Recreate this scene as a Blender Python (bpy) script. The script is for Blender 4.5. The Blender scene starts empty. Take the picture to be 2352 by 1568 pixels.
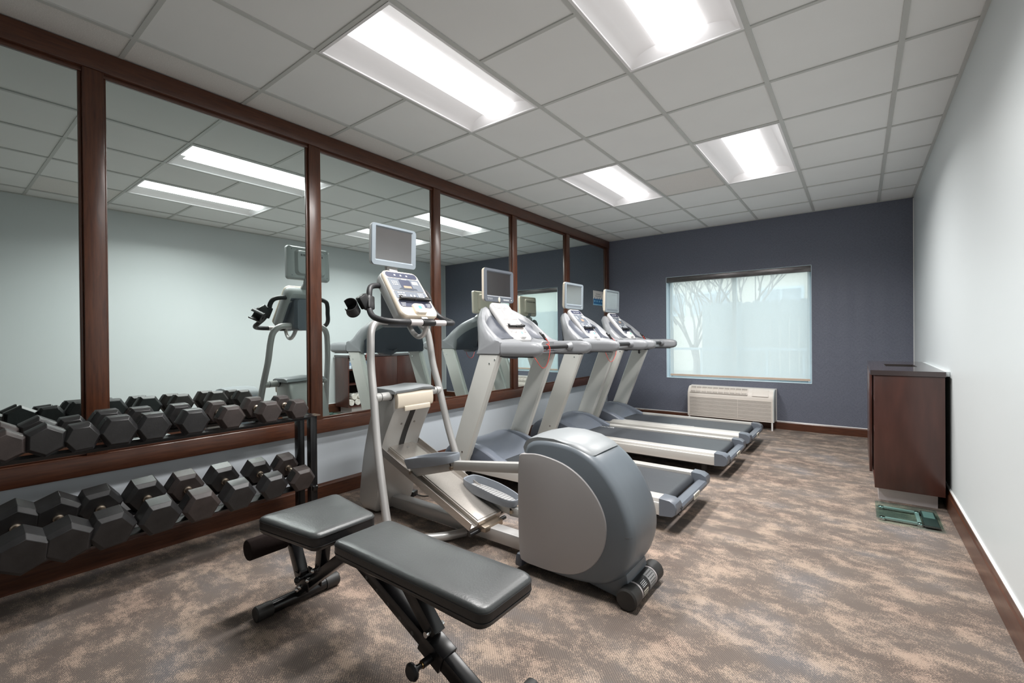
import bpy, bmesh, math, random
from mathutils import Vector, Matrix
random.seed(7)
SC = bpy.context.scene
COL = SC.collection
PI = math.pi

# ------------------------------------------------------------------ room dimensions (metres)
W, D, H = 3.6535, 6.6832, 2.694       # width (x), back wall (y), ceiling height (z)
YN = -1.7                             # wall behind the viewer
GX, GY, TILE = 0.3048, 1.2845, 0.6096 # ceiling grid origin and pitch

# ------------------------------------------------------------------ materials
MATS = {}
def nt(name):
    m = bpy.data.materials.new(name); m.use_nodes = True
    t = m.node_tree; t.nodes.clear()
    o = t.nodes.new('ShaderNodeOutputMaterial')
    MATS[name] = m
    return m, t, o
def N(t, kind, **kw):
    n = t.nodes.new(kind)
    for k, v in kw.items():
        if k in n.inputs: n.inputs[k].default_value = v
        else: setattr(n, k, v)
    return n
def coords(t, scale=(1, 1, 1), rot=(0, 0, 0)):
    c = t.nodes.new('ShaderNodeTexCoord'); mp = t.nodes.new('ShaderNodeMapping')
    mp.inputs['Scale'].default_value = scale; mp.inputs['Rotation'].default_value = rot
    t.links.new(c.outputs['Object'], mp.inputs['Vector'])
    return mp.outputs['Vector']
def ramp(t, fac, stops):
    r = t.nodes.new('ShaderNodeValToRGB')
    e = r.color_ramp.elements
    while len(e) < len(stops): e.new(0.5)
    for el, (p, c) in zip(e, stops):
        el.position = p; el.color = (c[0], c[1], c[2], 1)
    t.links.new(fac, r.inputs['Fac'])
    return r.outputs['Color']
def pm(name, col, rough=.5, metal=0., spec=.5, var=.06, vscale=6., stretch=(1, 1, 1), bump=0., bscale=200., coat=0., coatr=.1):
    """Principled surface whose colour wanders a little with a noise texture."""
    m, t, o = nt(name)
    p = N(t, 'ShaderNodeBsdfPrincipled', Roughness=rough, Metallic=metal)
    p.inputs['Specular IOR Level'].default_value = spec
    p.inputs['Coat Weight'].default_value = coat; p.inputs['Coat Roughness'].default_value = coatr
    v = coords(t, stretch)
    n = N(t, 'ShaderNodeTexNoise', Scale=vscale, Detail=5.)
    t.links.new(v, n.inputs['Vector'])
    a = tuple(max(0, c * (1 - var)) for c in col); b = tuple(min(1, c * (1 + var)) for c in col)
    t.links.new(ramp(t, n.outputs['Fac'], [(.3, a), (.7, b)]), p.inputs['Base Color'])
    if bump:
        n2 = N(t, 'ShaderNodeTexNoise', Scale=bscale, Detail=3.); t.links.new(v, n2.inputs['Vector'])
        bp = N(t, 'ShaderNodeBump', Strength=bump, Distance=.002)
        t.links.new(n2.outputs['Fac'], bp.inputs['Height']); t.links.new(bp.outputs['Normal'], p.inputs['Normal'])
    t.links.new(p.outputs['BSDF'], o.inputs['Surface'])
    return m

pm('wall_paint', (.66, .70, .71), .38, spec=.45, var=.012, vscale=1.2, bump=.10, bscale=90)
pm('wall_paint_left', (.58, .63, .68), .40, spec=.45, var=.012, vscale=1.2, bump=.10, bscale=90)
pm('caulk', (.80, .81, .80), .4)
pm('tee_bar', (.56, .57, .55), .45, var=.03)
pm('tile_smooth', (.84, .85, .845), .8, spec=.2, var=.012, vscale=3)
pm('tile_rough', (.78, .76, .735), .9, spec=.1, var=.08, vscale=180, bump=.5, bscale=260)
pm('fixture_white', (.86, .85, .86), .45, var=.01)
pm('silver_plastic', (.235, .242, .255), .38, spec=.5, var=.03)
pm('silver_paint', (.46, .455, .44), .34, metal=.25, var=.03, vscale=2)
pm('upright_paint', (.62, .62, .59), .38, metal=.12, var=.02, vscale=2)
pm('tube_paint', (.50, .49, .48), .36, metal=.45, var=.03)
pm('rail_metal', (.60, .58, .55), .33, metal=.35, var=.03, stretch=(1, 20, 20))
pm('brushed', (.50, .465, .43), .36, metal=.8, var=.08, vscale=4, stretch=(1, 60, 60))
pm('slate_plastic', (.125, .14, .165), .36, spec=.5, var=.03)
pm('hood_plastic', (.165, .185, .225), .30, spec=.5, var=.03)
pm('dark_slate', (.062, .070, .090), .42, var=.04)
pm('grey_shell', (.125, .145, .165), .34, spec=.5, var=.03)
pm('grey_cap', (.235, .25, .26), .40, spec=.5, var=.03)
pm('panel_grey', (.36, .345, .345), .42, var=.02, vscale=3)
pm('cream_plastic', (.70, .62, .51), .38, var=.02)
pm('white_plastic', (.66, .65, .64), .36, var=.02)
pm('face_grey', (.135, .15, .175), .35, var=.03)
pm('face_pink', (.30, .265, .255), .35, var=.03)
pm('face_navy', (.05, .055, .085), .35, var=.03)
pm('lcd_amber', (.36, .25, .18), .3)
pm('label_white', (.75, .75, .73), .5)
pm('label_cream', (.68, .65, .55), .45)
pm('label_grey', (.33, .33, .33), .45)
pm('print_dark', (.06, .06, .06), .5)
pm('print_light', (.62, .63, .64), .5)
pm('button_green', (.10, .62, .40), .35)
pm('black_plastic', (.012, .012, .013), .38, var=.1)
pm('black_grip', (.018, .018, .02), .48, var=.1, bump=.1)
pm('black_paint', (.008, .008, .009), .26, spec=.5, var=.15)
pm('black_rubber', (.022, .021, .020), .50, spec=.5, var=.2, vscale=14, bump=.1, bscale=120)
pm('belt_rubber', (.045, .049, .056), .42, spec=.6, var=.12, vscale=5, stretch=(1, 14, 1), bump=.12, bscale=300)
pm('foam', (.020, .014, .013), .95, spec=.1, var=.15, bump=.6, bscale=500)
pm('vinyl_top_sheen', (.050, .054, .055), .37, spec=.7, var=.16, vscale=5, bump=.22, bscale=160)  # pad tops: black vinyl, base colour lightened to paint in the ceiling's reflection
pm('vinyl_side', (.014, .014, .015), .34, spec=.55, var=.1, vscale=5, bump=.2, bscale=160)
pm('chrome', (.72, .72, .72), .14, metal=1., var=.02)
pm('worn_steel', (.42, .35, .28), .33, metal=.9, var=.2, vscale=30)
pm('hex_rubber', (.017, .0165, .0175), .42, spec=.6, var=.4, vscale=14, bump=.18, bscale=90)
pm('hex_rubber_brown', (.045, .035, .033), .50, spec=.5, var=.3, vscale=14, bump=.18, bscale=90)
pm('hex_recess', (.012, .012, .012), .5)
pm('red_cord', (.65, .06, .04), .45)
pm('cabinet_wood', (.062, .022, .016), .33, spec=.5, var=.22, vscale=3, stretch=(6, 6, 1), coat=.35, coatr=.2)
pm('cabinet_top', (.050, .034, .034), .2, spec=.6, var=.1, coat=.6, coatr=.08)
pm('cabinet_inner', (.02, .014, .012), .6)
pm('kick_plate', (.58, .54, .54), .42, metal=.3, var=.04)
pm('ptac_shell', (.70, .645, .59), .42, var=.015)
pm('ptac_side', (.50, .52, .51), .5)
pm('ptac_dark', (.24, .22, .20), .7)
pm('towel', (.80, .77, .72), .95, var=.05, bump=.8, bscale=250)
pm('bottle_blue', (.30, .42, .62), .2, var=.3, vscale=40)
pm('bottle_clear', (.62, .70, .78), .12, var=.2, vscale=30)
pm('poster_white', (.74, .71, .68), .5)
pm('poster_blue', (.03, .16, .36), .45)
pm('poster_light', (.22, .47, .66), .45)
pm('window_white', (.62, .74, .80), .4, var=.02)
pm('hem_tan', (.55, .42, .33), .6)
pm('valance_metal', (.16, .15, .15), .30, metal=.8, var=.25, vscale=8, stretch=(1, 1, 6))
pm('fence_wood', (.36, .41, .42), .8, var=.05)
pm('bark', (.30, .28, .27), .9, var=.2)
pm('stucco', (.72, .70, .62), .9, var=.04)
pm('house_glass', (.35, .42, .47), .2)
pm('outside_ground', (.45, .43, .38), .95, var=.1)
pm('brass', (.50, .33, .14), .25, metal=1.)
pm('tan_foot', (.42, .27, .17), .5)

def wood(name, c1, c2, stretch):
    m, t, o = nt(name)
    p = N(t, 'ShaderNodeBsdfPrincipled', Roughness=.34)
    p.inputs['Coat Weight'].default_value = .30; p.inputs['Coat Roughness'].default_value = .2
    v = coords(t, stretch)
    n = N(t, 'ShaderNodeTexNoise', Scale=9., Detail=8., Roughness=.65, Distortion=.4); t.links.new(v, n.inputs['Vector'])
    t.links.new(ramp(t, n.outputs['Fac'], [(.25, c1), (.75, c2)]), p.inputs['Base Color'])
    bp = N(t, 'ShaderNodeBump', Strength=.06, Distance=.001)
    t.links.new(n.outputs['Fac'], bp.inputs['Height']); t.links.new(bp.outputs['Normal'], p.inputs['Normal'])
    t.links.new(p.outputs['BSDF'], o.inputs['Surface'])
WC1, WC2 = (.042, .014, .008), (.125, .043, .020)
wood('wood_upright', WC1, WC2, (9, 9, .7))
wood('wood_rail', WC1, WC2, (9, .7, 9))
wood('wood_cross', WC1, WC2, (.7, 9, 9))

# carpet: woven taupe and beige patches streaked across the room
def carpet():
    m, t, o = nt('carpet')
    p = N(t, 'ShaderNodeBsdfPrincipled', Roughness=.95); p.inputs['Specular IOR Level'].default_value = .12
    v = coords(t, (1.0, 1.4, 1)); vf = coords(t, (1, 2.2, 1), (0, 0, .5)); vo = coords(t)
    big = N(t, 'ShaderNodeTexNoise', Scale=5.6, Detail=9., Roughness=.72, Distortion=.1); t.links.new(v, big.inputs['Vector'])
    fine = N(t, 'ShaderNodeTexNoise', Scale=190., Detail=1., Roughness=.5); t.links.new(vf, fine.inputs['Vector'])
    add = N(t, 'ShaderNodeMath', operation='MULTIPLY_ADD'); add.inputs[1].default_value = .62
    t.links.new(fine.outputs['Fac'], add.inputs[0]); t.links.new(big.outputs['Fac'], add.inputs[2])
    mask = ramp(t, add.outputs[0], [(.835, (0, 0, 0)), (.885, (1, 1, 1))])
    tone = N(t, 'ShaderNodeTexNoise', Scale=1.9, Detail=5.); t.links.new(v, tone.inputs['Vector'])
    dark = ramp(t, tone.outputs['Fac'], [(.35, (.150, .120, .104)), (.55, (.182, .152, .134)), (.70, (.176, .164, .164))])
    light = ramp(t, tone.outputs['Fac'], [(.30, (.40, .295, .235)), (.55, (.43, .335, .265)), (.75, (.40, .335, .295))])
    mx = N(t, 'ShaderNodeMix', data_type='RGBA')
    t.links.new(mask, mx.inputs['Factor']); t.links.new(dark, mx.inputs['A']); t.links.new(light, mx.inputs['B'])
    wv = N(t, 'ShaderNodeTexWave', Scale=55., Distortion=.5, Detail=1.); wv.bands_direction = 'DIAGONAL'
    t.links.new(vo, wv.inputs['Vector'])
    mul = N(t, 'ShaderNodeMix', data_type='RGBA', blend_type='MULTIPLY'); mul.inputs['Factor'].default_value = .5
    wr = ramp(t, wv.outputs['Fac'], [(.2, (.5, .5, .51)), (.75, (1, 1, 1))])
    t.links.new(mx.outputs['Result'], mul.inputs['A']); t.links.new(wr, mul.inputs['B'])
    t.links.new(mul.outputs['Result'], p.inputs['Base Color'])
    bp = N(t, 'ShaderNodeBump', Strength=.5, Distance=.003)
    t.links.new(fine.outputs['Fac'], bp.inputs['Height']); t.links.new(bp.outputs['Normal'], p.inputs['Normal'])
    t.links.new(p.outputs['BSDF'], o.inputs['Surface'])
carpet()

# blue-grey wallpaper with a fine slanted weave in vertical bands
def wallpaper():
    m, t, o = nt('wallpaper')
    p = N(t, 'ShaderNodeBsdfPrincipled', Roughness=.5); p.inputs['Specular IOR Level'].default_value = .5
    v = coords(t)
    sep = t.nodes.new('ShaderNodeSeparateXYZ'); t.links.new(v, sep.inputs[0])
    tri = N(t, 'ShaderNodeMath', operation='PINGPONG'); tri.inputs[1].default_value = .085; t.links.new(sep.outputs['X'], tri.inputs[0])
    s = N(t, 'ShaderNodeMath', operation='ADD'); t.links.new(tri.outputs[0], s.inputs[0]); t.links.new(sep.outputs['Z'], s.inputs[1])
    c = t.nodes.new('ShaderNodeCombineXYZ'); t.links.new(s.outputs[0], c.inputs['X']); 
    n0 = N(t, 'ShaderNodeTexNoise', Scale=60., Detail=3.); t.links.new(v, n0.inputs['Vector'])
    w = N(t, 'ShaderNodeTexWave', Scale=38., Distortion=2.5, Detail=2.); w.inputs['Detail Scale'].default_value = 3.
    t.links.new(c.outputs[0], w.inputs['Vector'])
    mix = N(t, 'ShaderNodeMath', operation='MULTIPLY'); t.links.new(w.outputs['Fac'], mix.inputs[0]); t.links.new(n0.outputs['Fac'], mix.inputs[1])
    t.links.new(ramp(t, mix.outputs[0], [(.05, (.098, .108, .146)), (.5, (.172, .185, .232))]), p.inputs['Base Color'])
    bp = N(t, 'ShaderNodeBump', Strength=.35, Distance=.002)
    t.links.new(mix.outputs[0], bp.inputs['Height']); t.links.new(bp.outputs['Normal'], p.inputs['Normal'])
    t.links.new(p.outputs['BSDF'], o.inputs['Surface'])
wallpaper()

def special():
    m, t, o = nt('mirror_glass')
    g = N(t, 'ShaderNodeBsdfPrincipled', Roughness=0., Metallic=1.)
    n = N(t, 'ShaderNodeTexNoise', Scale=1.5, Detail=3.); t.links.new(coords(t), n.inputs['Vector'])
    t.links.new(ramp(t, n.outputs['Fac'], [(.3, (.72, .80, .785)), (.7, (.75, .82, .805))]), g.inputs['Base Color'])
    t.links.new(g.outputs['BSDF'], o.inputs['Surface'])
    # screen: dark panel under a strongly reflecting pane
    m, t, o = nt('screen_glass')
    a = N(t, 'ShaderNodeBsdfPrincipled', Roughness=.25); a.inputs['Base Color'].default_value = (.04, .034, .032, 1)
    b = N(t, 'ShaderNodeBsdfGlossy', Roughness=.16); b.inputs['Color'].default_value = (.80, .80, .82, 1)
    n = N(t, 'ShaderNodeTexNoise', Scale=4.); t.links.new(coords(t), n.inputs['Vector'])
    rr = N(t, 'ShaderNodeMapRange'); rr.inputs['To Min'].default_value = .40; rr.inputs['To Max'].default_value = .46
    t.links.new(n.outputs['Fac'], rr.inputs['Value'])
    mx = t.nodes.new('ShaderNodeMixShader'); t.links.new(rr.outputs[0], mx.inputs[0])
    t.links.new(a.outputs[0], mx.inputs[1]); t.links.new(b.outputs[0], mx.inputs[2]); t.links.new(mx.outputs[0], o.inputs['Surface'])
    # clear pane
    m, t, o = nt('pane_glass')
    a = t.nodes.new('ShaderNodeBsdfTransparent'); a.inputs[0].default_value = (.95, .98, .98, 1)
    b = N(t, 'ShaderNodeBsdfGlossy', Roughness=.0)
    mx = t.nodes.new('ShaderNodeMixShader'); mx.inputs[0].default_value = .05
    t.links.new(a.outputs[0], mx.inputs[1]); t.links.new(b.outputs[0], mx.inputs[2]); t.links.new(mx.outputs[0], o.inputs['Surface'])
    # sheer roller-blind cloth
    m, t, o = nt('sheer_cloth')
    a = t.nodes.new('ShaderNodeBsdfTransparent'); a.inputs[0].default_value = (1, 1, 1, 1)
    tr = t.nodes.new('ShaderNodeBsdfTranslucent'); df = t.nodes.new('ShaderNodeBsdfDiffuse')
    n = N(t, 'ShaderNodeTexNoise', Scale=300., Detail=2.); t.links.new(coords(t), n.inputs['Vector'])
    cc = ramp(t, n.outputs['Fac'], [(.3, (.86, .88, .85)), (.7, (.92, .93, .90))])
    t.links.new(cc, tr.inputs[0]); t.links.new(cc, df.inputs[0])
    m1 = t.nodes.new('ShaderNodeMixShader'); m1.inputs[0].default_value = .25
    t.links.new(tr.outputs[0], m1.inputs[1]); t.links.new(df.outputs[0], m1.inputs[2])
    m2 = t.nodes.new('ShaderNodeMixShader'); m2.inputs[0].default_value = .66
    t.links.new(a.outputs[0], m2.inputs[1]); t.links.new(m1.outputs[0], m2.inputs[2]); t.links.new(m2.outputs[0], o.inputs['Surface'])
    # scale glass
    m, t, o = nt('green_glass')
    ta = t.nodes.new('ShaderNodeBsdfTransparent'); n = N(t, 'ShaderNodeTexNoise', Scale=4.); t.links.new(coords(t), n.inputs['Vector'])
    t.links.new(ramp(t, n.outputs['Fac'], [(.3, (.74, .88, .86)), (.7, (.80, .92, .90))]), ta.inputs[0])
    g = N(t, 'ShaderNodeBsdfGlossy', Roughness=.02)
    mx = t.nodes.new('ShaderNodeMixShader'); mx.inputs[0].default_value = .10; t.links.new(ta.outputs[0], mx.inputs[1]); t.links.new(g.outputs[0], mx.inputs[2]); t.links.new(mx.outputs[0], o.inputs['Surface'])
    # lamp diffuser
    m, t, o = nt('lamp_diffuser')
    e = N(t, 'ShaderNodeEmission', Strength=LENS); e.inputs[0].default_value = (1, .985, .975, 1)
    t.links.new(e.outputs[0], o.inputs['Surface'])
LENS = 4.5
special()

# ------------------------------------------------------------------ mesh builder
SHAPE = [None]
class MB:
    def __init__(s): s.bm = bmesh.new(); s.mi = 0
    def v(s, p): return s.bm.verts.new(p)
    def f(s, vs):
        try:
            fc = s.bm.faces.new(vs); fc.material_index = s.mi; return fc
        except ValueError: return None
    def quad(s, *pts): return s.f([s.v(p) for p in pts])
    def box(s, x0, x1, y0, y1, z0, z1, M=None):
        c = [Vector((x, y, z)) for x in (x0, x1) for y in (y0, y1) for z in (z0, z1)]
        if M is not None: c = [M @ q for q in c]
        v = [s.v(q) for q in c]
        for q in ((0, 1, 3, 2), (4, 6, 7, 5), (0, 4, 5, 1), (2, 3, 7, 6), (0, 2, 6, 4), (1, 5, 7, 3)): s.f([v[i] for i in q])
        return s
    def bar(s, p, q, w, h, up=(0, 0, 1), ext=0.):
        """box beam from p to q, w wide (sideways) and h tall"""
        p, q = Vector(p), Vector(q); a = (q - p).normalized(); r = a.cross(Vector(up)).normalized(); u = r.cross(a)
        p = p - a * ext; q = q + a * ext
        rings = [[c + r * (sx * w / 2) + u * (sy * h / 2) for sx, sy in ((-1, -1), (1, -1), (1, 1), (-1, 1))] for c in (p, q)]
        return s.loft(rings)
    def loft(s, rings, cap=True, closed=True):
        vs = [[s.v(p) for p in r] for r in rings]; n = len(vs[0])
        for a, b in zip(vs, vs[1:]):
            for i in range(n if closed else n - 1): s.f([a[i], a[(i + 1) % n], b[(i + 1) % n], b[i]])
        if cap and closed:
            s.f(list(reversed(vs[0]))); s.f(vs[-1])
        return s
    def prism(s, prof, axis, a, b):
        k = {'x': lambda t, p: (t, p[0], p[1]), 'y': lambda t, p: (p[0], t, p[1]), 'z': lambda t, p: (p[0], p[1], t)}[axis]
        return s.loft([[k(t, p) for p in prof] for t in (a, b)])
    def lathe(s, p, q, prof, n=24):
        """prof: (distance along p->q, radius)"""
        p, q = Vector(p), Vector(q); a = (q - p).normalized()
        r = a.orthogonal().normalized(); u = a.cross(r)
        return s.loft([[p + a * t + (r * math.cos(2 * PI * i / n) + u * math.sin(2 * PI * i / n)) * max(rad, 1e-4) for i in range(n)] for t, rad in prof])
    def cyl(s, p, q, r, n=24, r2=None):
        L = (Vector(q) - Vector(p)).length
        return s.lathe(p, q, [(0, r), (L, r if r2 is None else r2)], n)
    def tube(s, pts, r, n=14, sub=6, closed=False):
        P = [Vector(p) for p in pts]
        if sub > 1:
            out = []; m = len(P)
            for i in range(m if closed else m - 1):
                g = (lambda k: P[k % m]) if closed else (lambda k: P[max(0, min(m - 1, k))])
                a, b, c, d = g(i - 1), g(i), g(i + 1), g(i + 2)
                for j in range(sub):
                    t = j / sub
                    out.append(.5 * ((2 * b) + (c - a) * t + (2 * a - 5 * b + 4 * c - d) * t * t + (3 * b - a - 3 * c + d) * t ** 3))
            if not closed: out.append(P[-1])
            P = out
        m = len(P); rings = []; nrm = None
        for i in range(m):
            tg = (P[(i + 1) % m] - P[i - 1]) if closed else (P[min(i + 1, m - 1)] - P[max(i - 1, 0)])
            tg.normalize()
            nrm = tg.orthogonal().normalized() if nrm is None else (nrm - tg * nrm.dot(tg)).normalized()
            b = tg.cross(nrm); rr = r[i] if isinstance(r, (list, tuple)) else r
            rings.append([P[i] + (nrm * math.cos(2 * PI * k / n) + b * math.sin(2 * PI * k / n)) * rr for k in range(n)])
        if closed: rings.append(rings[0])
        return s.loft(rings, cap=not closed)
    def sphere(s, c, r, n=16):
        k = n // 2; c = Vector(c)
        return s.lathe(c - Vector((0, 0, r)), c + Vector((0, 0, r)), [(r - r * math.cos(PI * i / k), r * math.sin(PI * i / k)) for i in range(k + 1)], n)
    def xf(s, M):
        bmesh.ops.transform(s.bm, matrix=M, verts=s.bm.verts); return s
    def build(s, name, mat, parent=None, bevel=0., seg=2, smooth=38, origin=None, weld=True):
        bm = s.bm
        if weld: bmesh.ops.remove_doubles(bm, verts=bm.verts, dist=1e-5)
        bmesh.ops.recalc_face_normals(bm, faces=bm.faces)
        if bevel > 0:
            es = [e for e in bm.edges if len(e.link_faces) == 2 and e.calc_face_angle(0) > math.radians(32)]
            if es: bmesh.ops.bevel(bm, geom=es, offset=bevel, segments=seg, profile=.5, affect='EDGES', clamp_overlap=True)
        if SHAPE[0]:
            for v in bm.verts: v.co = SHAPE[0](v.co)
        off = Vector(origin) if origin is not None else root_of(parent)
        for v in bm.verts: v.co -= off
        me = bpy.data.meshes.new(name); bm.to_mesh(me); bm.free()
        mats = mat if isinstance(mat, (list, tuple)) else [mat]
        for x in mats: me.materials.append(MATS[x])
        if smooth:
            me.polygons.foreach_set('use_smooth', [True] * len(me.polygons)); me.set_sharp_from_angle(angle=math.radians(smooth))
        ob = bpy.data.objects.new(name, me); COL.objects.link(ob)
        if parent is not None: ob.parent = parent
        else: ob.location = off
        return ob
ROOT = {}
def root_of(p):
    while p is not None and p.parent is not None: p = p.parent
    return ROOT.get(p, Vector((0, 0, 0))) if p is not None else Vector((0, 0, 0))
def tag(o, label, cat, group=None):
    o['label'] = label; o['category'] = cat
    if group: o['group'] = group
    return o
def thing(name, loc, label, cat, group=None, rot=(0, 0, 0)):
    o = bpy.data.objects.new(name, None); COL.objects.link(o)
    o.empty_display_size = .1; o.location = loc; o.rotation_euler = rot
    ROOT[o] = Vector(loc)
    return tag(o, label, cat, group)
def struct(o, label=None, cat=None):
    o['kind'] = 'structure'
    if label: o['label'] = label
    if cat: o['category'] = cat
    return o
def copy_thing(root, loc, label, rot=None, skip=()):
    r = root.copy(); COL.objects.link(r); r.location = loc
    if rot is not None: r.rotation_euler = rot
    r['label'] = label
    def rec(src, dst):
        for ch in list(src.children):
            if ch.get('skip_key') in skip and ch.get('skip_key') is not None: continue
            c = ch.copy(); COL.objects.link(c); c.parent = dst
            rec(ch, c)
    rec(root, r)
    return r
def text_mesh(mb, txt, size, M, align='CENTER', depth=0.):
    cu = bpy.data.curves.new('t', 'FONT'); cu.body = txt; cu.size = size; cu.align_x = align; cu.align_y = 'CENTER'; cu.extrude = depth
    ob = bpy.data.objects.new('t', cu); COL.objects.link(ob)
    me = bpy.data.meshes.new_from_object(ob.evaluated_get(bpy.context.evaluated_depsgraph_get()))
    vs = [mb.v(M @ v.co) for v in me.vertices]
    for p in me.polygons: mb.f([vs[i] for i in p.vertices])
    bpy.data.objects.remove(ob); bpy.data.curves.remove(cu); bpy.data.meshes.remove(me)
def frame(origin, xdir, ydir):
    x = Vector(xdir).normalized(); y = Vector(ydir).normalized(); z = x.cross(y).normalized(); y = z.cross(x)
    M = Matrix((x, y, z)).transposed().to_4x4(); M.translation = Vector(origin)
    return M
def rrect(w, h, r, n=6):
    """rounded rectangle outline centred on 0"""
    out = []
    for cx, cy, a0 in ((w / 2 - r, h / 2 - r, 0), (-w / 2 + r, h / 2 - r, 90), (-w / 2 + r, -h / 2 + r, 180), (w / 2 - r, -h / 2 + r, 270)):
        for i in range(n + 1):
            a = math.radians(a0 + 90 * i / n); out.append((cx + r * math.cos(a), cy + r * math.sin(a)))
    return out
def smoothstep(a, b, x):
    t = max(0, min(1, (x - a) / (b - a))); return t * t * (3 - 2 * t)
def interp(tab, x):
    if x <= tab[0][0]: return tab[0][1]
    for (a, fa), (b, fb) in zip(tab, tab[1:]):
        if x <= b: return fa + (fb - fa) * (x - a) / (b - a)
    return tab[-1][1]
def spline(pts, sub=5, closed=False):
    P = [Vector((p[0], p[1], 0)) for p in pts]; m = len(P); out = []
    for i in range(m if closed else m - 1):
        g = (lambda k: P[k % m]) if closed else (lambda k: P[max(0, min(m - 1, k))])
        a, b, c, d = g(i - 1), g(i), g(i + 1), g(i + 2)
        for j in range(sub):
            t = j / sub
            q = .5 * ((2 * b) + (c - a) * t + (2 * a - 5 * b + 4 * c - d) * t * t + (3 * b - a - 3 * c + d) * t ** 3)
            out.append((q.x, q.y))
    if not closed: out.append((P[-1].x, P[-1].y))
    return out

# ================================================================== THE ROOM
def room():
    b = MB(); b.box(-.15, W + .15, YN - .15, D + .20, -.12, 0.); struct(b.build('floor', 'carpet', smooth=0))
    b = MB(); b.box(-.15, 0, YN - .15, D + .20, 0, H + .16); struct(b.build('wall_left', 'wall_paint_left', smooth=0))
    b = MB(); b.box(W, W + .15, YN - .15, D + .20, 0, H + .16); struct(b.build('wall_right', 'wall_paint', smooth=0))
    b = MB(); b.box(0, W, YN - .15, YN, 0, H + .16); struct(b.build('wall_front', 'wall_paint', smooth=0))
    wx0, wx1, wz0, wz1 = .940, 2.715, .590, 2.050
    b = MB(); Y2 = D + .18
    b.box(0, wx0, D, Y2, 0, H + .16); b.box(wx1, W, D, Y2, 0, H + .16)
    b.box(wx0, wx1, D, Y2, 0, wz0); b.box(wx0, wx1, D, Y2, wz1, H + .16)
    struct(b.build('wall_back', 'wallpaper', smooth=0))
    # corner bead of pale caulk where wallpaper meets the right wall
    b = MB(); b.box(W - .006, W - .0005, D - .006, D - .0005, .14, H - .01); struct(b.build('trim_1', 'caulk'))

    # ---- ceiling
    b = MB(); zt = H + .006
    xs = [0.0] + [GX + i * TILE for i in range(6)] + [W]
    ys = [YN] + [GY + j * TILE for j in range(-4, 9)] + [D]
    lit = {(1, 0), (1, 1), (3, 0), (3, 1), (1, 4), (1, 5), (3, 4), (3, 5)}
    for a in range(len(xs) - 1):
        for c in range(len(ys) - 1):
            i, j = a - 1, c - 5
            if (i, j) in lit: continue
            b.mi = 1 if (i == -1 or (i, j) in {(2, 5), (4, -1)}) else 0
            z = zt + random.uniform(-.0008, .0012)
            b.quad((xs[a], ys[c], z), (xs[a + 1], ys[c], z), (xs[a + 1], ys[c + 1], z), (xs[a], ys[c + 1], z))
    b.mi = 0
    b.quad((-.1, YN - .1, H + .155), (W + .1, YN - .1, H + .155), (W + .1, D + .1, H + .155), (-.1, D + .1, H + .155))
    ceil = struct(b.build('ceiling', ['tile_smooth', 'tile_rough'], smooth=0, weld=False))
    b = MB()
    for i in range(6):
        x = GX + i * TILE; b.box(x - .0125, x + .0125, YN, D, H - .001, H + .010)
    for j in range(-4, 9):
        y = GY + j * TILE
        for a in range(len(xs) - 1):
            if a == 2 and j in (1, 5) or a == 4 and j in (1, 5): continue
            b.box(xs[a] + (.0125 if a else 0), xs[a + 1] - .0125, y - .0105, y + .0105, H, H + .010)
    for x0, x1, y0, y1 in ((0, .018, YN, D), (W - .018, W, YN, D), (0, W, D - .018, D), (0, W, YN, YN + .018)):
        b.box(x0, x1, y0, y1, H - .002, H + .004)
    b.build('ceiling_grid', 'tee_bar', ceil, smooth=0, weld=False)

    # ---- mirror wall: beam, rail, posts, panes
    b = MB(); b.box(0, .052, YN, D, 2.588, H); b.box(0, .030, YN, D, 2.566, 2.588)
    struct(b.build('trim_2', 'wood_rail', bevel=.004))
    b = MB(); b.box(0, .050, YN, D, .499, .600); b.box(0, .024, YN, D, .600, .614)
    struct(b.build('trim_3', 'wood_rail', bevel=.005))
    posts = [(-.69, -.605), (.520, .605), (1.725, 1.812), (2.935, 3.020), (4.150, 4.236), (5.360, 5.446), (6.600, D - .001)]
    for k, (y0, y1) in enumerate(posts):
        b = MB(); b.box(0, .046, y0, y1, .6, 2.588)
        b.box(0, .026, y0 - .014, y0, .614, 2.566)
        if k < 6: b.box(0, .026, y1, y1 + .012, .614, 2.566)
        struct(b.build('trim_%d' % (4 + k), 'wood_upright', bevel=.003))
    pl = ['tall mirror panel behind the nearest end of the dumbbell rack, cut by the picture edge',
          'tall mirror panel between the two nearest wooden posts, reflecting the back of the elliptical',
          'tall mirror panel directly behind the elliptical screen and console',
          'tall mirror panel behind the console of the nearest treadmill',
          'tall mirror panel behind the second treadmill, reflecting the bright window',
          'last tall mirror panel, beside the blue corner, carrying the paper notice']
    for k in range(6):
        y0, y1 = posts[k][1], posts[k + 1][0]
        b = MB(); b.box(.008, .016, y0 - .003, y1 + .003, .604, 2.58)
        tag(b.build('wall_mirror', 'mirror_glass', smooth=0), pl[k], 'mirror', 'mirror panels along the left wall')

    # ---- baseboards
    def base(name, pts, matn, axis, a, c): 
        b = MB(); b.prism(pts, axis, a, c); return struct(b.build(name, matn, smooth=20))
    base('baseboard_left', [(0, 0), (.016, 0), (.016, .098), (.010, .108), (.008, .118), (0, .118)], 'wood_rail', 'y', YN, D)
    base('baseboard_right', [(W, 0), (W - .018, 0), (W - .018, .112), (W - .013, .120), (W - .012, .143), (W, .143)], 'wood_rail', 'y', YN, D)
    b = MB(); b.prism([(W, .143), (W - .009, .143), (W - .006, .149), (W, .150)], 'y', YN, D - .02); struct(b.build('trim_20', 'caulk'))
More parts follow.
